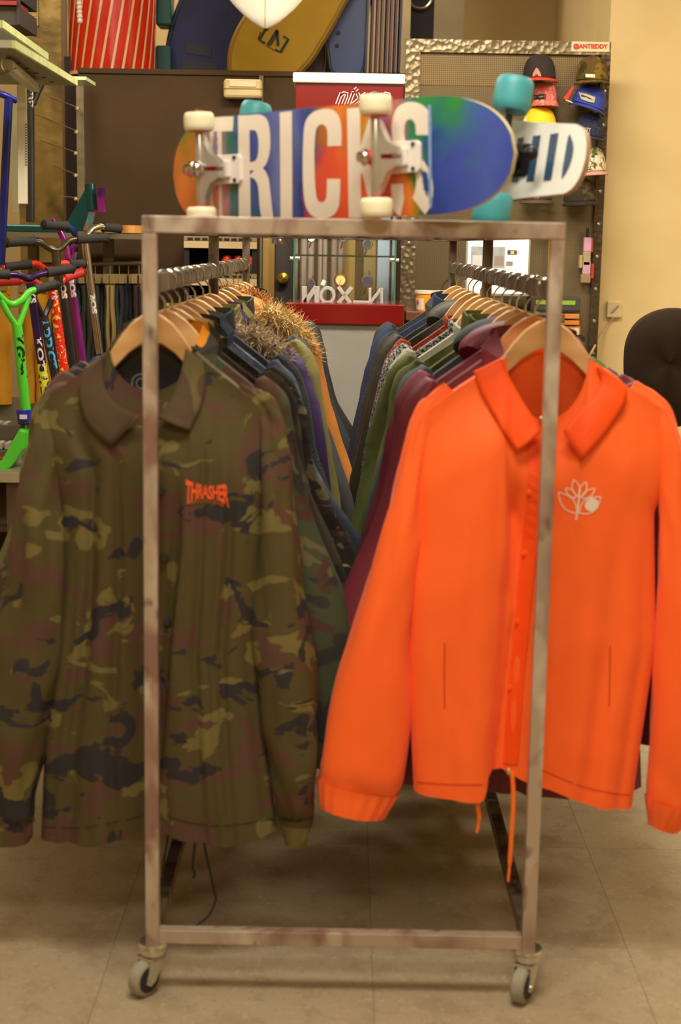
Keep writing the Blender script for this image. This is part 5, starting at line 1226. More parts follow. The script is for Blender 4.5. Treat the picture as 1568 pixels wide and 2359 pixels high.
K1 = [quadstrip(((799, 250), (803, 502)), ((829, 247), (832, 502)), 12),
      quadstrip(((826, 350), (850, 272)), ((828, 410), (874, 300)), 8), quadstrip(((832, 390), (858, 502)), ((846, 362), (886, 500)), 8)]
S1 = [band([(993, 311), (991, 270), (980, 248), (958, 236), (934, 236), (914, 250), (903, 280), (902, 310), (908, 334), (926, 356), (946, 378), (957, 402), (957, 432), (950, 456), (940, 464), (931, 456), (929, 440), (929, 423)],
           [(958, 311), (956, 288), (950, 277), (942, 275), (934, 282), (931, 300), (933, 322), (944, 342), (962, 356), (980, 378), (993, 404), (997, 438), (992, 470), (978, 494), (952, 503), (922, 498), (905, 478), (900, 424)])]
letters(T1+R1+I1, m_let, 'lettering'); letters(C1+K1+S1, m_let, 'lettering')
letters([quadstrip(((985, 240), (988, 503)), ((992, 242), (995, 500)), 12)], mat('film_edge', (120, 150, 190), .2), 'film_seam')
# trucks and wheels
m_pol = mat('polished_alloy', (196, 190, 178), .25, metal=.7); m_whm = mat('truck_white', (226, 220, 214), .45)
m_redb = mat('red_bushing', (196, 30, 36), .4); m_whl = mat('wheel_cream', (232, 226, 190), .4, var=.02); m_chr = mat('chrome', (200, 200, 196), .12, metal=1)
m_hub = mat('wheel_red_print', (214, 40, 60), .4)
def truck(xc, d, par, s=1.0, mt=m_whm, mh=m_pol, mb_=m_redb, hx=.098, wr=.026, ww=.033, mw=m_whl, hub=True, base_m=None, wy=0):
    """truck with its wheels on the printed face; d = +1 when the pivot points to +x"""
    Y = lambda v: -v*s
    h_ = .008 if hub else .004
    bp = obj('baseplate', MB().prism([(xc-.040*s, -.026*s), (xc+.034*s, -.026*s), (xc+.040*s, -.020*s), (xc+.040*s, .020*s), (xc+.034*s, .026*s), (xc-.040*s, .026*s)], Y(h_), Y(0)).prism([(xc-.018*s, -.018*s), (xc+.018*s, -.014*s), (xc+.018*s, .014*s), (xc-.018*s, .018*s)], Y(.016), Y(h_)), base_m or mt, par, bev=.0015)
    for a_ in (-.027, .027):
        for b_ in (-.020, .020): obj('bolt', MB().lathe([(0, Y(.0105)), (.0035, Y(.0105)), (.0035, Y(.007))], (xc+a_*s, 0, b_*s), 'Y', 10), m_black, bp)
    xk = xc-.012*s*d
    # kingpin leans away from the middle of the plate
    k0 = Vector((xk, Y(.010), 0)); k1 = Vector((xk-.030*s*d, Y(.060), 0)); kd = (k1-k0)
    obj('bushing', MB().tube([k0+kd*.12, k0+kd*.42], [.0125*s, .0115*s], 18), mb_, par, smooth=True)
    obj('bushing', MB().tube([k0+kd*.66, k0+kd*.88], [.0115*s, .0125*s], 18), mb_, par, smooth=True)
    obj('kingpin_nut', MB().tube([k0+kd*.88, k0+kd*.93, k0+kd*.94, k0+kd*1.10], [.015*s, .015*s, .010*s, .009*s], 12), m_chr if hub else m_black, par)
    xa_ = xk-.010*s*d; ya = .046*s
    hg = MB()
    prof_ = [(-hx+ww*.5+.004, .0085), (-.055, .010), (-.030, .017), (-.014, .024), (0, .027), (.014, .024), (.030, .017), (.055, .010), (hx-ww*.5-.004, .0085)]
    rows = []
    for z, r in prof_:
        rows.append([(xa_+(r*.5 if cos(q)*d > 0 else r*.42)*cos(q)*s*1.5+0, -ya+(r*.55)*sin(q)*s-0, z*1.0) for q in [2*pi*k/16 for k in range(16)]])
    hg.grid(rows, True, True, True)
    hg.prism([(xa_+.004*s*d, -.030*s), (xa_+.030*s*d, -.008*s), (xa_+.042*s*d, -.006*s), (xa_+.042*s*d, .006*s), (xa_+.030*s*d, .008*s), (xa_+.004*s*d, .030*s)], -ya-.004*s, -ya+.010*s, lambda x, z: .018*s*min(1, abs(x-xa_)/(.042*s)))
    if wy:
        hg = MB().tube([(xa_, -ya, -hx+ww/2+.003), (xa_, -ya, -hx+ww/2+.006), (xa_, -ya, hx-ww/2-.006), (xa_, -ya, hx-ww/2-.003)], [.0075, .0088, .0088, .0075], 16)
        for s_ in (-1, 1): hg.prism([(xa_+.004*d, s_*.060), (xa_+.004*d, s_*.004), (xa_+.034*d, s_*.004), (xa_+.032*d, s_*.016), (xa_+.018*d, s_*.026)], -ya-.004, -ya+.012, lambda x, z: .016*min(1, abs(x-xa_)/.034))
    ho = obj('hanger', hg, mh, par, smooth=True)
    if hub: obj('kingpin_cup', MB().ball((xa_+(.002 if xc < 0 else -.014), -ya-.012, 0), .0145 if xc < 0 else .010, n=20), m_chr, par, smooth=True)
    else: obj('pivot_knob', MB().ball((xa_+.058*(1 if xc > -.3 else -1), -ya+.012, 0), .013, n=14), mh, par, smooth=True)
    obj('axle', MB().tube([(xa_, -ya, -hx-ww/2-.006), (xa_, -ya, hx+ww/2+.006)], .004, 12), m_chr, par, smooth=True)
    for sgn in (-1, 1):
        zc = sgn*hx; h = ww/2
        w_ = obj('wheel', MB().lathe([(.009, -h*.9), (wr*.55, -h), (wr*.86, -h), (wr*.96, -h*.8), (wr, -h*.45), (wr, h*.45), (wr*.96, h*.8), (wr*.86, h), (wr*.55, h), (.009, h*.9)], (xa_, -ya, zc), 'Z', 36), mw, par, smooth=True)
        if hub: obj('hub_print', MB().lathe([(.010, h+.0004), (wr*.8, h+.0006), (wr*.8, -h-.0006), (.010, -h-.0004)], (xa_, -ya, zc), 'Z', 28), m_hub, w_)
        obj('axle_nut', MB().lathe([(.003, -h-.006), (.0075, -h-.006), (.0075, h+.006), (.003, h+.006)], (xa_, -ya, zc), 'Z', 6), m_chr, w_)
xt1 = (Mi @ dk(520, 385)).x; xt2 = (Mi @ dk(926, 372)).x
truck(xt1, 1, sk, hx=.0835, wr=.0275, ww=.032, wy=1); truck(xt2, 1, sk, hx=.0835, wr=.0275, ww=.032, wy=1)

# ------------------------------------------------------------------ longboard behind it
YW = radians(50); Al = Vector((cos(YW), -sin(YW), 0)); Nl = Vector((-sin(YW), -cos(YW), 0)); tl_ = radians(12)
Up = (Vector((0, 0, 1))*cos(tl_) - Nl*sin(tl_)).normalized(); Nl2 = Al.cross(Up).normalized()
if Nl2.dot(Nl) < 0: Nl2 = -Nl2
c_ = P(1163, 348, 2.76); c_ = c_ + Nl2*-.062
M2 = Matrix(((Al.x, -Nl2.x, Up.x, c_.x), (Al.y, -Nl2.y, Up.y, c_.y), (Al.z, -Nl2.z, Up.z, c_.z), (0, 0, 0, 1)))
lb = thing('longboard', 'white longboard with navy stripes and teal wheels, behind the TRICKS skateboard', 'longboard', M=M2)
def lw(x):
    tab = [(-.95, .001), (-.945, .03), (-.92, .062), (-.85, .080), (-.6, .098), (-.3, .098), (-.12, .084), (0, .068), (.06, .064), (.098, .061), (.112, .053), (.122, .040), (.128, .022), (.130, .001)]
    return interp(tab, x)
xs = [-.95+.02*i for i in range(50)]+[.04+.004*i for i in range(24)]
xs = sorted(set([round(x, 4) for x in xs if x <= .130]+[.130]))
LZ = lambda x: .008*sm(x, .02, .24)
rw = lambda off: [[(x, off+LZ(x)*1.0, -lw(x)+2*lw(x)*j/8) for j in range(9)] for x in xs]
def stripemat():
    m = bpy.data.materials.new('white_lacquer'); nt, b = nodes(m); b.inputs['Base Color'].default_value = (*s2l((226, 228, 220)), 1); b.inputs['Roughness'].default_value = .25
    tc = nt.nodes.new('ShaderNodeTexCoord'); n = nt.nodes.new('ShaderNodeTexNoise'); nt.links.new(tc.outputs['Object'], n.inputs[0]); n.inputs['Scale'].default_value = 40
    bp = nt.nodes.new('ShaderNodeBump'); bp.inputs['Strength'].default_value = .02; nt.links.new(n.outputs['Fac'], bp.inputs['Height']); nt.links.new(bp.outputs[0], b.inputs['Normal']); return m
g1 = rw(0); g2 = rw(.012)
obj('deck_print', MB().grid(g1), stripemat(), lb, smooth=True, auto=False)
obj('grip_tape', MB().grid(g2), mat('grip_black', (30, 30, 30)), lb, smooth=True, auto=False)
per2 = lambda g: [r[0] for r in g]+[g[-1][j] for j in range(1, 9)]+[r[-1] for r in g[::-1]]+[g[0][j] for j in range(7, 0, -1)]
obj('ply_edge', MB().grid([per2(g1), per2(g2)], True), mat('maple_edge', (176, 140, 104), .5), lb, smooth=True)
bvl = bvh_of(MB().grid(g1), M2)
def ll(px, py):
    p = bvl.ray_cast(CP, ray(px, py))[0]; return None if p is None else p-ray(px, py)*.0022
m_navys = mat('navy_stripe', (48, 76, 106), .3, var=.1, vscale=20)
def lprint(pts):
    q = [ll(*p) for p in pts]
    if all(v is not None for v in q): obj('stripe', MB().add(q, [tuple(range(len(q)))]), m_navys, lb, world=True)
lprint([(1267, 309), (1286, 306), (1269, 414), (1251, 416)])
lprint([(1227, 313), (1245, 311), (1229, 417), (1211, 418)])
lprint([(1192, 318), (1206, 316), (1192, 419), (1178, 420)])
lprint(curve([(1309, 312), (1316, 320), (1320, 338), (1317, 362), (1308, 388), (1296, 408), (1293, 408), (1298, 370)], 3, True))
m_blkm = mat('black_truck', (34, 32, 34), .4, metal=.4); m_teal = mat('teal_wheel', (72, 164, 172), .45, var=.02)
for xc in (-.040, -.755):
    truck(xc, -1 if xc > -.3 else 1, lb, s=1.15, mt=m_blkm, mh=m_blkm, mb_=m_black, hx=.103, wr=.0345, ww=.058, mw=m_teal, hub=False)
# ------------------------------------------------------------------ left side: steel panel, glass shelves, scooters, trousers
m_foil = patches('creased_foil_panel', (140, 116, 62), [((168, 140, 82), .58, 1.4), ((96, 78, 44), .55, .8)], scale=5, rough=.35, bump=.6, bscale=12, soft=.12, seed=4)
m_foil.node_tree.nodes['Principled BSDF'].inputs['Metallic'].default_value = .5
LY = 6.9
a, b, _, z1_ = pr(40, -60, 150, 480, LY); t = thing('foil_screen', 'creased brass coloured panel standing left of the red barrel', 'display', ((a+b)/2, LY, 0))
obj('foil_sheet', MB().box(a, LY, 0, b, LY+.03, 2.9), m_foil, t, world=True)
obj('mesh_strip', MB().box(a, LY-.012, P(80, 60, LY).z, P(88, 0, LY).x, LY, 2.88), perforated('mesh_gold', (206, 172, 98), (120, 92, 44), 330), t, world=True)
obj('edge_trim', MB().box(b-.012, LY-.012, 0, b+.012, LY, 2.9), mat('edge_dark_gold', (110, 84, 48), .4, metal=.4), t, world=True)
a2, b2, z2, z3 = pr(178, 180, 195, 700, 6.5)
t = thing('upright_post', 'thin galvanised upright with wire hooks at the left edge of the booth', 'post', ((a2+b2)/2, 6.5, 0))
obj('pole', MB().box(a2, 6.5, 0, b2, 6.53, z3), mat('galvanised', (148, 136, 106), .35, metal=.6, var=.2, vscale=20), t, world=True)
for (xa_, ya_, xb_, yb_) in ((112, 222, 180, 250), (80, 262, 178, 304), (90, 322, 176, 353), (120, 380, 176, 404), (140, 452, 176, 458)):
    h = obj('wire_hook', MB().tube([P(xb_+4, yb_, 6.49), P(xb_-4, yb_-3, 6.47), P(xa_, ya_, 6.0)], .0022, 6), mat('wire_tan', (150, 122, 74), .4, metal=.5), t, world=True)
    obj('hook_tip', MB().ball(P(xb_-2, yb_, 6.47), .008, n=8), mat('tip_light', (206, 186, 140), .3), h, world=True)
mb = MB(); pbox(mb, 150, 130, 178, 480, 6.85, .04, zmin=0); tag(obj('gap_shade_sheet', mb, mat('gap_shade', (44, 30, 26), .8)), 'narrow dark sheet standing for the shade in the gap between foil panel and booth', 'board')  # dark sheet put in for the shade of the open gap
# black cabinet corner at the upper left
t = thing('hanging_cabinet', 'black open cabinet with red strip in the upper left corner', 'cabinet', P(10, 60, 5.6))
mb = MB(); pbox(mb, -120, -60, 46, -2, 5.6, .3); obj('cabinet_top', mb, m_black, t, world=True)
mb = MB(); pbox(mb, -120, 0, 38, 10, 5.58, .2); obj('red_strip', mb, mat('dull_red', (130, 30, 22), .6), t, world=True)
mb = MB(); pbox(mb, -120, 14, 46, 56, 5.6, .3); obj('cabinet_shelf', mb, mat('brown_black', (52, 42, 30), .7), t, world=True)
mb = MB(); pbox(mb, 38, -60, 46, 56, 5.59, .01); obj('cabinet_edge', mb, m_dkb, t, world=True)
# glass shelves
m_shglass = mat('frosted_shelf', (168, 172, 140), .25, spec=.6, var=.1)
m_shedge = mat('bright_shelf_edge', (206, 214, 150), .2, var=.15, vscale=30)
def slab(name, label, c0, D0, c1, D1, wx, th, m, me):
    """shelf with its right edge running from the near corner to the far corner"""
    p = P(*c0, D0); z = p.z
    t = thing(name, label, 'shelf', (p.x, D0, z))
    ex = P(c1[0], c1[1], D1).x
    vs = [(p.x-wx, D0, z-th), (p.x, D0, z-th), (ex, D1, z-th), (p.x-wx, D1, z-th), (p.x-wx, D0, z), (p.x, D0, z), (ex, D1, z), (p.x-wx, D1, z)]
    obj('shelf_plate', MB().add(vs, [(0, 3, 2, 1), (4, 5, 6, 7), (0, 1, 5, 4), (2, 3, 7, 6), (3, 0, 4, 7), (1, 2, 6, 5)]), m, t, world=True)
    obj('side_edge', MB().bar((p.x+.004, D0, z-th/2), (ex+.004, D1, z-th/2), .008, th*1.02), me, t, world=True)
    obj('front_edge', MB().box(p.x-wx, D0-.006, z-th, p.x, D0, z), mat('edge_grey', (176, 172, 150), .4), t, world=True)
    return t, p, ex
t, p, ex = slab('display_shelf', 'grey perforated shelf with bright edge at the upper left', (27, 93), 3.6, (172, 176), 4.44, 1.2, .017, mat('shelf_underside', (140, 140, 116), .5, metal=.2, bump=.2), m_shedge)
for i in range(7):
    y_ = 3.68+i*.11; obj('hole', MB().lathe([(0, 0), (.007, 0), (.007, .001)], (p.x-.05, y_, p.z-.0185), 'Z', 10), m_black, t, world=True)
obj('under_rail', MB().bar((P(18, 150, 3.75).x, 3.75, P(18, 150, 3.75).z), (P(80, 180, 4.3).x, 4.3, P(18, 150, 3.75).z), .022), mat('rail_pale', (190, 190, 160), .35), t, world=True)
for (c, d_) in (((28, 142), 3.74), ((12, 150), 3.74), ((72, 162), 4.2)):
    q = P(c[0], c[1], d_); obj('wire_clip', MB().tube(curve([(q.x, d_, q.z+.03), (q.x-.025, d_, q.z), (q.x-.02, d_+.01, q.z-.02), (q.x+.005, d_+.02, q.z-.012)], 5), .0018, 6), m_zinc, t, world=True)
slab('display_shelf', 'higher glass shelf with yellow green edge in the upper left corner', (0, 46), 4.35, (106, 114), 5.1, 1.2, .02, m_shglass, m_shedge)
mb = MB(); a, b, c, d = pr(150, 176, 198, 184, 5.3); tag(obj('glass_strip', MB().box(a-.5, 5.3, c, b, 5.5, d), mat('glass_lime', (200, 222, 170), .15)), 'far glass shelf end glowing pale green over the black handlebar', 'shelf')

# ---- scooters: every bar of tubes
m_grip = mat('grip_rubber', (42, 40, 36), .75, bump=.5, bscale=120)
def W(x, y, D): return P(x, y, D)
def tubeobj(name, pts, r, m, t, n=12): return obj(name, MB().tube([Vector(p) for p in curve([tuple(p) for p in pts], 5)], r, n), m, t, world=True, smooth=True)
def scooter(label, tube_px, D, cross, gl, gr, m, mc=None, r=.0172, strut=None, gm=m_grip, base=True, name='stunt_scooter', mg2=None, rc=.012):
    """tube_px: top and bottom of the down tube; cross: points of the crossbar (px, py, dD); gl, gr: grips as two points"""
    (x0, y0), (x1, y1) = tube_px
    top = W(x0, y0, D); bot = W(x1, y1, D)
    t = thing(name, label, 'scooter', (bot.x, D, bot.z))
    tb = tubeobj('down_tube', [top, (top+bot)/2, bot], r, m, t)
    if cross: tubeobj('crossbar', [W(x, y, D+d) for x, y, d in cross], rc, mc or m, t)
    for g in (gl, gr):
        if g:
            (xa_, ya_, da), (xb_, yb_, db) = g; A = W(xa_, ya_, D+da); B = W(xb_, yb_, D+db)
            o = obj('grip', MB().tube([A, A.lerp(B, .03), A.lerp(B, .06), A.lerp(B, .5), A.lerp(B, .95), B], [.018, .021, .0175, .0165, .0175, .020], 14), gm, t, world=True, smooth=True)
            dr = (A-B).normalized(); obj('bar_end', MB().tube([A+dr*.001, A+dr*.006], .0125, 12), mg2 or m_black, o, world=True)
    for s in (strut or []): tubeobj('strut', [W(x, y, D+d) for x, y, d in s], rc*.92, mc or m, t)
    return t, top, bot
m_lime = mat('lime_green', (84, 206, 52), .28, var=.03, coat=.3); m_purp = mat('violet_metal', (58, 34, 84), .25, metal=.5); m_blks = mat('satin_black', (36, 32, 30), .35)
m_chromes = mat('chrome_tube', (190, 176, 150), .15, metal=.9); m_redt = mat('red_tube', (216, 44, 24), .35); m_magenta = mat('magenta_tube', (132, 40, 120), .25, metal=.4)
def oilslick():
    m = bpy.data.materials.new('oil_slick'); nt, b = nodes(m); N = nt.nodes; L = nt.links
    tc = N.new('ShaderNodeTexCoord'); n = N.new('ShaderNodeTexNoise'); n.inputs['Scale'].default_value = 7; L.new(tc.outputs['Object'], n.inputs[0])
    r = N.new('ShaderNodeValToRGB'); e = r.color_ramp.elements; e[0].position = .3; e[0].color = (*s2l((40, 120, 190)), 1); e[1].position = .7; e[1].color = (*s2l((230, 150, 60)), 1)
    for p_, c in ((.42, (60, 40, 150)), (.5, (190, 60, 170)), (.6, (60, 190, 190))): q = e.new(p_); q.color = (*s2l(c), 1)
    L.new(n.outputs['Fac'], r.inputs[0]); L.new(r.outputs[0], b.inputs['Base Color']); b.inputs['Metallic'].default_value = .8; b.inputs['Roughness'].default_value = .2; return m
m_oil = oilslick()
def tubetext(s, m, t, tube_px, D, f0, f1, r, bold=.04, wfrac=1.25, up=True):
    """lettering running down a tube between fractions f0 and f1 of it"""
    (x0, y0), (x1, y1) = tube_px; Lx, Ly = x1-x0, y1-y0; LL = math.hypot(Lx, Ly); nx, ny = Ly/LL, -Lx/LL; pr_ = r/D*3513
    vs, fs = text2(s, bold); mb = MB()
    pts = []
    for u, v in vs:
        f = f0+(f1-f0)*u; w_ = (v-.5)*wfrac*pr_; ang = math.asin(max(-.98, min(.98, w_/pr_)))
        px = x0+Lx*f+nx*w_; py = y0+Ly*f+ny*w_; pts.append(P(px, py, D-r*cos(ang)-.0012))
    mb.add(pts, fs); obj('lettering', mb, m, t, world=True)
m_prw = mat('print_white2', (220, 210, 196), .6)
GD = 5.35
g_t = ((39, 748), (60, 948))
t, top, bot = scooter('lime green stunt scooter with black script lettering, front left of the scooters', g_t, GD,
    [(-50, 668, -.05), (-12, 672, -.04), (12, 694, -.02), (30, 701, 0), (52, 690, .02), (68, 672, .04), (86, 667, .06)], ((-110, 662, -.1), (-48, 668, -.05)), ((132, 655, .1), (82, 667, .06)), m_lime, r=.0185,
    strut=[[(2, 690, -.03), (18, 722, -.02), (38, 752, 0)], [(66, 682, .04), (54, 720, .02), (42, 752, 0)]])
tubetext('KGiml', m_blkprint, t, g_t, GD, .12, .62, .0185, .03, 1.9)
c = P(57, 957, GD)
cl = obj('blue_clamp', MB().tube([P(56, 944, GD), P(58, 970, GD)], .028, 16), mat('blue_clamp', (34, 40, 170), .4), t, world=True, smooth=True)
obj('clamp_sticker', MB().box(c.x-.012, GD-.031, c.z-.010, c.x+.014, GD-.028, c.z+.006), m_prw, cl, world=True)
obj('headset', MB().tube([P(58, 970, GD), P(58, 974, GD), P(59, 977, GD), P(59, 985, GD)], [.024, .026, .018, .022], 16), m_blks, t, world=True, smooth=True)
obj('head_tube', MB().tube([P(59, 985, GD), P(62, 1032, GD)], .019, 14), m_lime, t, world=True, smooth=True)
dkp = [(52, 984), (66, 990), (62, 1030), (44, 1056), (30, 1074), (10, 1084), (-60, 1086), (-60, 1066), (0, 1066), (12, 1054), (30, 1022)]
q = pxz(dkp, GD); obj('deck', MB().prism(q, GD-.055, GD+.055), m_lime, t, world=True, bev=.006)
# others
s_t = ((70, 652), (108, 925)); t, _, _ = scooter('dark violet stunt scooter with white KOTA lettering and yellow chequered lower tube', s_t, 5.5,
    [(18, 633, -.05), (42, 634, -.03), (66, 642, 0), (84, 634, .03), (110, 628, .06)], ((-60, 632, -.12), (20, 632, -.05)), ((168, 618, .12), (107, 628, .06)), m_purp, r=.0165)
tubetext('KS', m_prw, t, s_t, 5.5, .07, .17, .0165, .05, 1.5); tubetext('KOTA', m_prw, t, s_t, 5.5, .46, .84, .0165, .03, 1.4)
o = obj('yellow_sleeve', MB().tube([P(96, 838, 5.5), P(108, 925, 5.5)], .0172, 14), patches('yellow_dots', (212, 206, 50), [((40, 40, 30), .56, 1)], scale=80, rough=.5, soft=.02, dist=0, detail=0), t, world=True, smooth=True)
s_t = ((100, 728), (128, 870)); t, _, _ = scooter('black stunt scooter with sky blue ADDICT lettering', s_t, 5.6, None, None, None, m_blks, strut=[[(80, 690, -.03), (90, 712, -.02), (100, 732, 0)], [(118, 690, .03), (110, 712, .02), (101, 732, 0)]])
tubetext('ADDICT', mat('sky_print', (70, 166, 214), .5), t, s_t, 5.6, .02, .86, .0172, .05, 1.7)
s_t = ((120, 660), (150, 870)); t, _, _ = scooter('red splatter painted stunt scooter with small red grips', s_t, 5.75, [(45, 648, -.06), (72, 645, -.03), (105, 662, 0), (135, 655, .03), (152, 640, .05)], ((-30, 652, -.1), (46, 646, -.06)), ((192, 626, .1), (148, 640, .05)),
    patches('red_splatter', (216, 44, 26), [((234, 196, 60), .60, 1), ((60, 120, 180), .68, 1.3), ((236, 236, 226), .68, 1.6)], scale=60, rough=.35, soft=.02, bump=0), m_redt, r=.0185, gm=mat('red_grip', (196, 44, 36), .6))
tubetext('KS', m_prw, t, s_t, 5.75, .05, .14, .018, .05, 1.4)
s_t = ((142, 640), (172, 860)); t, _, _ = scooter('black stunt scooter with white BOS lettering and red crossbar', s_t, 5.85, [(70, 609, -.06), (86, 608, -.04), (108, 622, -.01), (128, 618, .01), (140, 607, .03), (160, 608, .06)], ((10, 616, -.12), (70, 609, -.06)), ((196, 608, .1), (158, 608, .06)), m_blks, m_redt, r=.0165, mg2=m_redt)
tubetext('BOS', m_prw, t, s_t, 5.85, .0, .22, .0165, .06, 1.5)
s_t = ((158, 650), (178, 850)); t, _, _ = scooter('thin maroon scooter tube between the black and the magenta ones', s_t, 6.0, None, None, None, mat('maroon_tube', (110, 34, 30), .4), r=.012)
s_t = ((163, 640), (193, 845)); t, _, _ = scooter('magenta stunt scooter with white BOS lettering', s_t, 5.95, [(120, 505, -.03), (150, 560, -.01), (163, 640, 0)], None, None, m_magenta, m_oil, r=.0155)
tubetext('BOS', m_prw, t, s_t, 5.95, .0, .22, .0155, .06, 1.5)
s_t = ((196, 560), (230, 815)); t, _, _ = scooter('chrome stunt scooter with slim bright tube, right of the magenta one', s_t, 6.05, [(196, 562, 0), (200, 545, .01), (210, 530, .03), (228, 522, .05), (240, 524, .06)], None, ((276, 526, .12), (238, 524, .06)), m_chromes, r=.0155)
tubetext('BOS', m_prw, t, s_t, 6.05, .46, .64, .0155, .06, 1.4)
s_t = ((128, 580), (136, 660)); t, _, _ = scooter('gunmetal stunt scooter handlebar with dipped crossbar and black grips', s_t, 5.65, [(76, 557, -.05), (95, 560, -.03), (110, 570, -.01), (128, 577, 0), (142, 570, .02), (156, 556, .05), (176, 551, .07)], ((14, 558, -.14), (78, 556, -.05)), ((247, 548, .16), (174, 551, .07)), mat('gunmetal', (84, 74, 54), .25, metal=.6), r=.0165)
s_t = ((152, 586), (160, 640)); t, _, _ = scooter('oil slick coloured scooter handlebar with black grips behind the gunmetal bar', s_t, 6.0, [(155, 522, -.06), (166, 530, -.04), (176, 545, -.02), (180, 552, 0)], ((100, 518, -.14), (154, 521, -.06)), None, m_oil, r=.013, strut=[[(174, 562, 0), (160, 580, 0), (152, 586, 0)], [(172, 580, 0), (168, 598, 0), (160, 600, 0)]])
t, _, _ = scooter('black tall handlebar with white lettering down its tube, upper left', ((69, 205), (70, 512)), 5.9, [(-20, 168, -.05), (20, 170, -.03), (44, 184, -.01), (68, 202, 0), (96, 188, .02), (124, 180, .04), (196, 185, .08)], None, None, m_blks, r=.0165, rc=.013, strut=[[(98, 190, .02), (86, 215, .01), (76, 240, 0)]], name='scooter_handlebar')
tubetext('ZREZ', m_prw, t, ((69, 205), (70, 512)), 5.9, .02, .14, .0165, .02, 1.5)
t, _, _ = scooter('dark blue handlebar tube at the left edge', ((20, 228), (2, 610)), 5.6, [(-60, 205, 0), (0, 216, 0), (38, 232, .03)], None, None, mat('deep_blue_tube', (34, 44, 132), .3, metal=.3), r=.0155, name='scooter_handlebar')
mb = MB().bar(P(50, 168, 5.5), P(53, 470, 5.5), .030, .03, up=(0, 1, 0)); t = tag(obj('square_tube', mb, mat('white_tube', (222, 214, 192), .4), bev=.002), 'white square tube hanging before the black handlebar', 'tube')
mb = MB()
for i in range(16): mb.add([P(58.5+d_, 285+6.2*i+e, 5.483) for d_, e in ((0, 0), (3, 0), (3, 3.6), (0, 3.6))], [(0, 1, 2, 3)])
obj('lettering', mb, mat('print_dark2', (90, 86, 80), .7), t, world=True)
mb = MB().bar(P(34, 215, 6.2), P(38, 490, 6.2), .025, .02, up=(0, 1, 0)); tag(obj('metal_tube', mb, mat('brushed_tube', (168, 166, 130), .3, metal=.5)), 'brushed pale metal tube between blue and white tubes', 'tube')
# steel shelf carrying decks
SHD = 6.15
a, b, z_0, z_1 = pr(-60, 536, 330, 548, SHD); t = thing('steel_shelf', 'long galvanised shelf behind the scooter handlebars', 'shelf', ((a+b)/2, SHD, 0))
ms = mat('shelf_steel', (122, 112, 86), .4, metal=.5)
obj('shelf_board', MB().box(a, SHD, z_0, b, SHD+.35, z_1), ms, t, world=True)
for x in (P(40, 600, SHD).x, P(222, 600, SHD).x): obj('upright', MB().box(x-.02, SHD+.30, 0, x+.02, SHD+.34, z_0), ms, t, world=True)
zs_ = z_1
dkq = P(70, 520, SHD+.1); t = thing('scooter_deck', 'dark green scooter deck lying on the galvanised shelf with raised neck', 'scooter deck', (dkq.x, SHD+.1, zs_))
m_tealm = mat('dark_teal_metal', (22, 72, 66), .3, metal=.4)
a, b, c, d = pr(0, 515, 150, 533, SHD+.04); obj('deck', MB().box(a, SHD+.04, zs_+.001, b, SHD+.16, zs_+.03, .006), m_tealm, t, world=True)
q = pxz([(146, 532), (196, 440), (204, 432), (218, 440), (218, 476), (206, 506), (196, 532)], SHD+.1)
q = [(x, max(z, zs_+.002)) for x, z in q]
obj('neck', MB().prism(q, SHD+.075, SHD+.125), m_tealm, t, world=True, bev=.004)
obj('head_tube', MB().tube([P(207, 424, SHD+.09), P(212, 484, SHD+.09)], .022, 16), m_tealm, t, world=True, smooth=True)
q = pxz([(208, 488), (224, 488), (212, 520), (202, 532), (194, 530)], SHD+.08)
obj('fork', MB().prism([(x, max(z, zs_+.002)) for x, z in q], SHD+.05, SHD+.07), m_oil, t, world=True)
obj('oil_slick_part', MB().bar(P(232, 434, SHD+.06), P(236, 488, SHD+.06), .028, .03, up=(0, 1, 0)), m_oil, t, world=True)
for (x0, x1, y0, y1, c, l) in ((186, 268, 505, 540, (190, 146, 84), 'light wooden skateboard nose on the galvanised shelf'), (262, 328, 514, 541, (206, 140, 66), 'amber wooden skateboard nose at the right end of the galvanised shelf')):
    a, b, z_0, z_1 = pr(x0, y0, x1, y1, SHD+.05); t = thing('skateboard_deck', l, 'skateboard deck', ((a+b)/2, SHD+.05, zs_))
    hwx = (b-a)/2; rows = [[((a+b)/2+hwx*cos(q_)*k_, SHD+.17+.12*k_*sin(q_), zs_+.004+(.028*(1-k_*k_)*0+(.030 if lv else .0))) for q_ in [2*pi*j/20 for j in range(20)]] for lv, k_ in ((0, .9), (0, 1), (1, 1), (1, .86))]
    obj('wood_ply', MB().grid(rows, True, True, True), mat('ply%d' % x0, c, .4, var=.15, vscale=15), t, world=True, smooth=True)
    obj('grip_edge', MB().grid([[((a+b)/2+hwx*cos(q_)*k_, SHD+.17+.12*k_*sin(q_), zs_+.0345+.0*k_) for q_ in [2*pi*j/20 for j in range(20)]] for k_ in (.86, .5)], True), mat('ply_edge2', (222, 190, 120), .4), t, world=True)
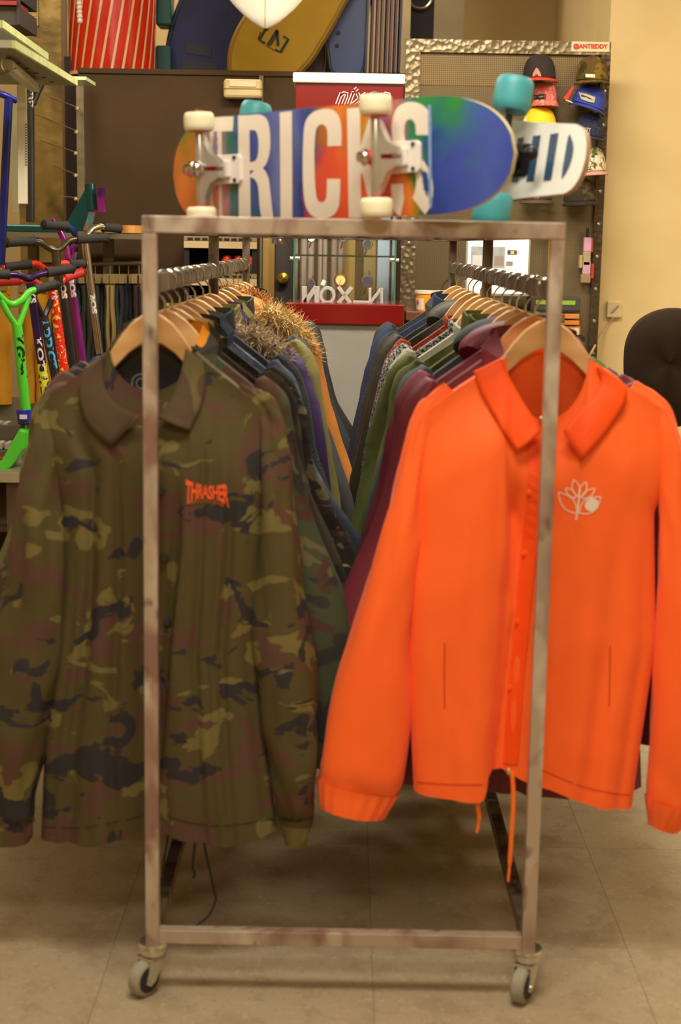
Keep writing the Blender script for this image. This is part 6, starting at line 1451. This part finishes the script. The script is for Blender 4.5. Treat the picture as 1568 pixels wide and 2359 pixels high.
# trousers on clip hangers
def pants(label, x0, x1, y0, y1, D, c, seed=0, group='trousers hung on clips'):
    a, b, z0, z1 = pr(x0, y0, x1, y1, D); t = thing('trousers', label, 'trousers', ((a+b)/2, D, z0), group=group)
    m = mat('trouser_%d' % seed, c, .9, bump=.25, bscale=80)
    obj('waistband', MB().box(a, D-.018, z1-.04, b, D+.022, z1, .004), m, t, world=True)
    for s in (0, 1):
        w_ = (b-a); cx = a+w_*(.27+.46*s)
        rows = [[(cx+w_*.27*cos(q)*(1-.12*v)+.008*nz(v*4, seed+s), D+.002+.03*sin(q)+.008*nz(cos(q)*2+seed, v*7), z1-.03+(z0-z1+.03)*v) for q in [2*pi*k/14 for k in range(14)]] for v in [j/12 for j in range(13)]]
        obj('leg', MB().grid(rows, True, True, True), m, t, world=True, smooth=True)
    hz = MB().tube([(a-.005, D, z1+.012), (b+.005, D, z1+.012)], .0035, 6)
    hz.tube([((a+b)/2, D, z1+.012), ((a+b)/2, D, z1+.05)], .002, 6)
    for s in (.15, .85): hz.box(a+(b-a)*s-.012, D-.026, z1-.022, a+(b-a)*s+.012, D+.026, z1+.012)
    obj('clip_hanger', hz, mat('clip_metal', (168, 146, 104), .3, metal=.6), t, world=True)
pants('mustard yellow trousers at the left edge behind the lime scooter', -70, 28, 655, 930, 5.9, (186, 128, 16), 1)
pants('mustard yellow trousers between the violet and the lime scooters', 44, 118, 660, 928, 6.0, (196, 138, 20), 2)
for i, (x0, x1, c, l) in enumerate([(120, 150, (40, 36, 60), 'navy'), (150, 176, (30, 44, 40), 'dark bottle green'), (168, 190, (22, 84, 62), 'green'), (188, 212, (44, 40, 30), 'dark olive'), (210, 232, (46, 44, 36), 'black olive'), (232, 250, (54, 60, 54), 'grey green'), (244, 266, (140, 116, 62), 'sand coloured'), (266, 286, (38, 44, 42), 'dark grey green'), (284, 310, (30, 30, 40), 'blue black'), (308, 334, (52, 38, 28), 'dark brown')]):
    pants('%s trousers on a clip hanger in the row left of the rack' % l, x0, x1, 640, 930, 6.25+.02*(i % 3), c, 10+i)
rl = tag(obj('clothes_rail', MB().tube([P(-60, 612, 6.27), P(336, 606, 6.27)], .009, 10).tube([P(336, 606, 6.27), (P(336, 606, 6.27).x, 6.27, 0)], .012, 10), mat('rail_dull', (110, 94, 66), .35, metal=.6), smooth=True), 'dull metal rail from which the trousers hang', 'rail')
# white lit shelves with red caps behind the left hooks
UD = 6.35
a, b, _, zt_ = pr(424, 540, 592, 560, UD); t = thing('product_rack', 'dark product rack with white shelf fronts behind the left hangers', 'rack', ((a+b)/2, UD, 0))
obj('back_panel', MB().box(a, UD+.2, 0, b, UD+.22, zt_), mat('rack_dark', (38, 28, 24), .7), t, world=True)
for x in (a, b-.02): obj('side_panel', MB().box(x, UD, 0, x+.02, UD+.2, zt_), mat('rack_dark', (38, 28, 24)), t, world=True)
for (y0, y1) in ((556, 572), (641, 658), (735, 752)):
    _, _, z_0, z_1 = pr(424, y0, 592, y1, UD); s_ = obj('shelf_front', MB().box(a, UD-.012, z_0, b, UD, z_1), mat('shelf_cream', (222, 196, 146), .45), t, world=True)
    obj('shelf_plate', MB().box(a+.02, UD, z_0, b-.02, UD+.2, z_0+.008), m_black, t, world=True)
    for k_ in range(9):
        xx = a+(b-a)*(.05+.1*k_); obj('tick', MB().box(xx, UD-.013, z_1+.004, xx+.022, UD-.010, z_1+.013), m_black, s_, world=True)
    obj('upper_strip', MB().box(a, UD-.010, z_1+.002, b, UD-.004, z_1+.020), mat('strip_tan', (168, 140, 100), .5), t, world=True)
_, _, zc0, _ = pr(424, 641, 592, 658, UD)
for i, x in enumerate((522, 549, 578)):
    for yy in (612,):
        c = P(x, 602, UD+.03); t = thing('spray_can', ['red capped can left of the middle rack post', 'red capped can in the middle of the product rack', 'red capped can beside the far left rack post'][i], 'can', (c.x, UD+.04, P(500, 641, UD).z+.0205), group='red capped cans')
        zb_ = P(500, 641, UD).z+.021; ct = c.z
        obj('can_body', MB().lathe([(0, zb_), (.021, zb_), (.021, ct-.018), (.018, ct-.010), (0, ct-.010)], (c.x, UD+.04, 0)), mat('can_dark', (56, 34, 28), .4), t, world=True, smooth=True)
        obj('cap', MB().lathe([(.019, ct-.012), (.021, ct+.006), (.014, ct+.022), (0, ct+.024)], (c.x, UD+.04, 0)), mat('can_red', (236, 60, 24), .35), t, world=True, smooth=True)
# low display stand at the left edge
sa, sb, z_0, z_1 = pr(-200, 1088, 44, 1108, 5.2)
t = thing('display_stand', 'low steel framed display stand under the lime scooter', 'stand', ((sa+sb)/2, 5.2, 0))
obj('stand_top', MB().box(sa, 5.2, z_0, sb, 6.05, z_1), mat('stand_grey', (142, 132, 106), .4, metal=.3), t, world=True, bev=.002)
obj('frame_bar', MB().box(sa, 5.19, z_0-.001, sb+.003, 5.2, z_1+.001), mat('stand_edge', (176, 166, 132), .4, metal=.4), t, world=True)
for y_ in (5.24, 6.0): obj('leg', MB().box(sb-.05, y_-.02, 0, sb-.01, y_+.02, z_0), mat('leg_brown', (82, 62, 38), .6), t, world=True)
for zz in (.16, .36): obj('lower_shelf', MB().box(sa, 5.24, zz, sb-.01, 6.0, zz+.02), m_brown, t, world=True)
obj('back_board', MB().box(sa, 5.96, 0, sb-.05, 5.98, z_0), m_brown, t, world=True)
# packed goods on it
zt2 = z_1
for i, (x0, x1, D, h, c, l) in enumerate([(-70, 42, 5.75, .19, (104, 96, 74), 'grey tray of hardware at the back of the display stand'), (-70, 40, 5.5, .11, (84, 76, 62), 'grey box of accessories with red and blue label under the lime scooter')]):
    a, b, _, _ = pr(x0, 1000, x1, 1060, D); tt = thing('hardware_tray', l, 'tray', ((a+b)/2, D, zt2+.001)); mm = mat('tray%d' % i, c, .6)
    obj('tray_base', MB().box(a, D, zt2+.001, b, D+.16, zt2+h*.3), mm, tt, world=True)
    obj('tray_wall', MB().box(a, D+.15, zt2+h*.3, b, D+.16, zt2+h).box(b-.01, D, zt2+h*.3, b, D+.15, zt2+h*.7), mm, tt, world=True)
    for k_ in range(5): obj('packet', MB().box(a+.12+k_*.05 if b-a > .3 else a+k_*.03, D+.03, zt2+h*.3+.001, a+.15+k_*.05 if b-a > .3 else a+k_*.03+.02, D+.10, zt2+h*.55, .003), mat('packet_pale', (160, 152, 130), .5), tt, world=True)
    if i: obj('label_strip', MB().box(b-.09, D-.001, zt2+.006, b-.03, D, zt2+.014), mat('label_red3', (190, 60, 40), .6), tt, world=True)
# white plinth on the floor at the left
a, b, z_0, z_1 = pr(-200, 1296, 40, 1330, 4.6)
tag(obj('plinth', MB().box(a, 4.6, 0, b-.06, 5.1, .10, .004), mat('plinth_white', (206, 190, 156), .6)), 'low cream plinth on the floor at the left edge', 'plinth')
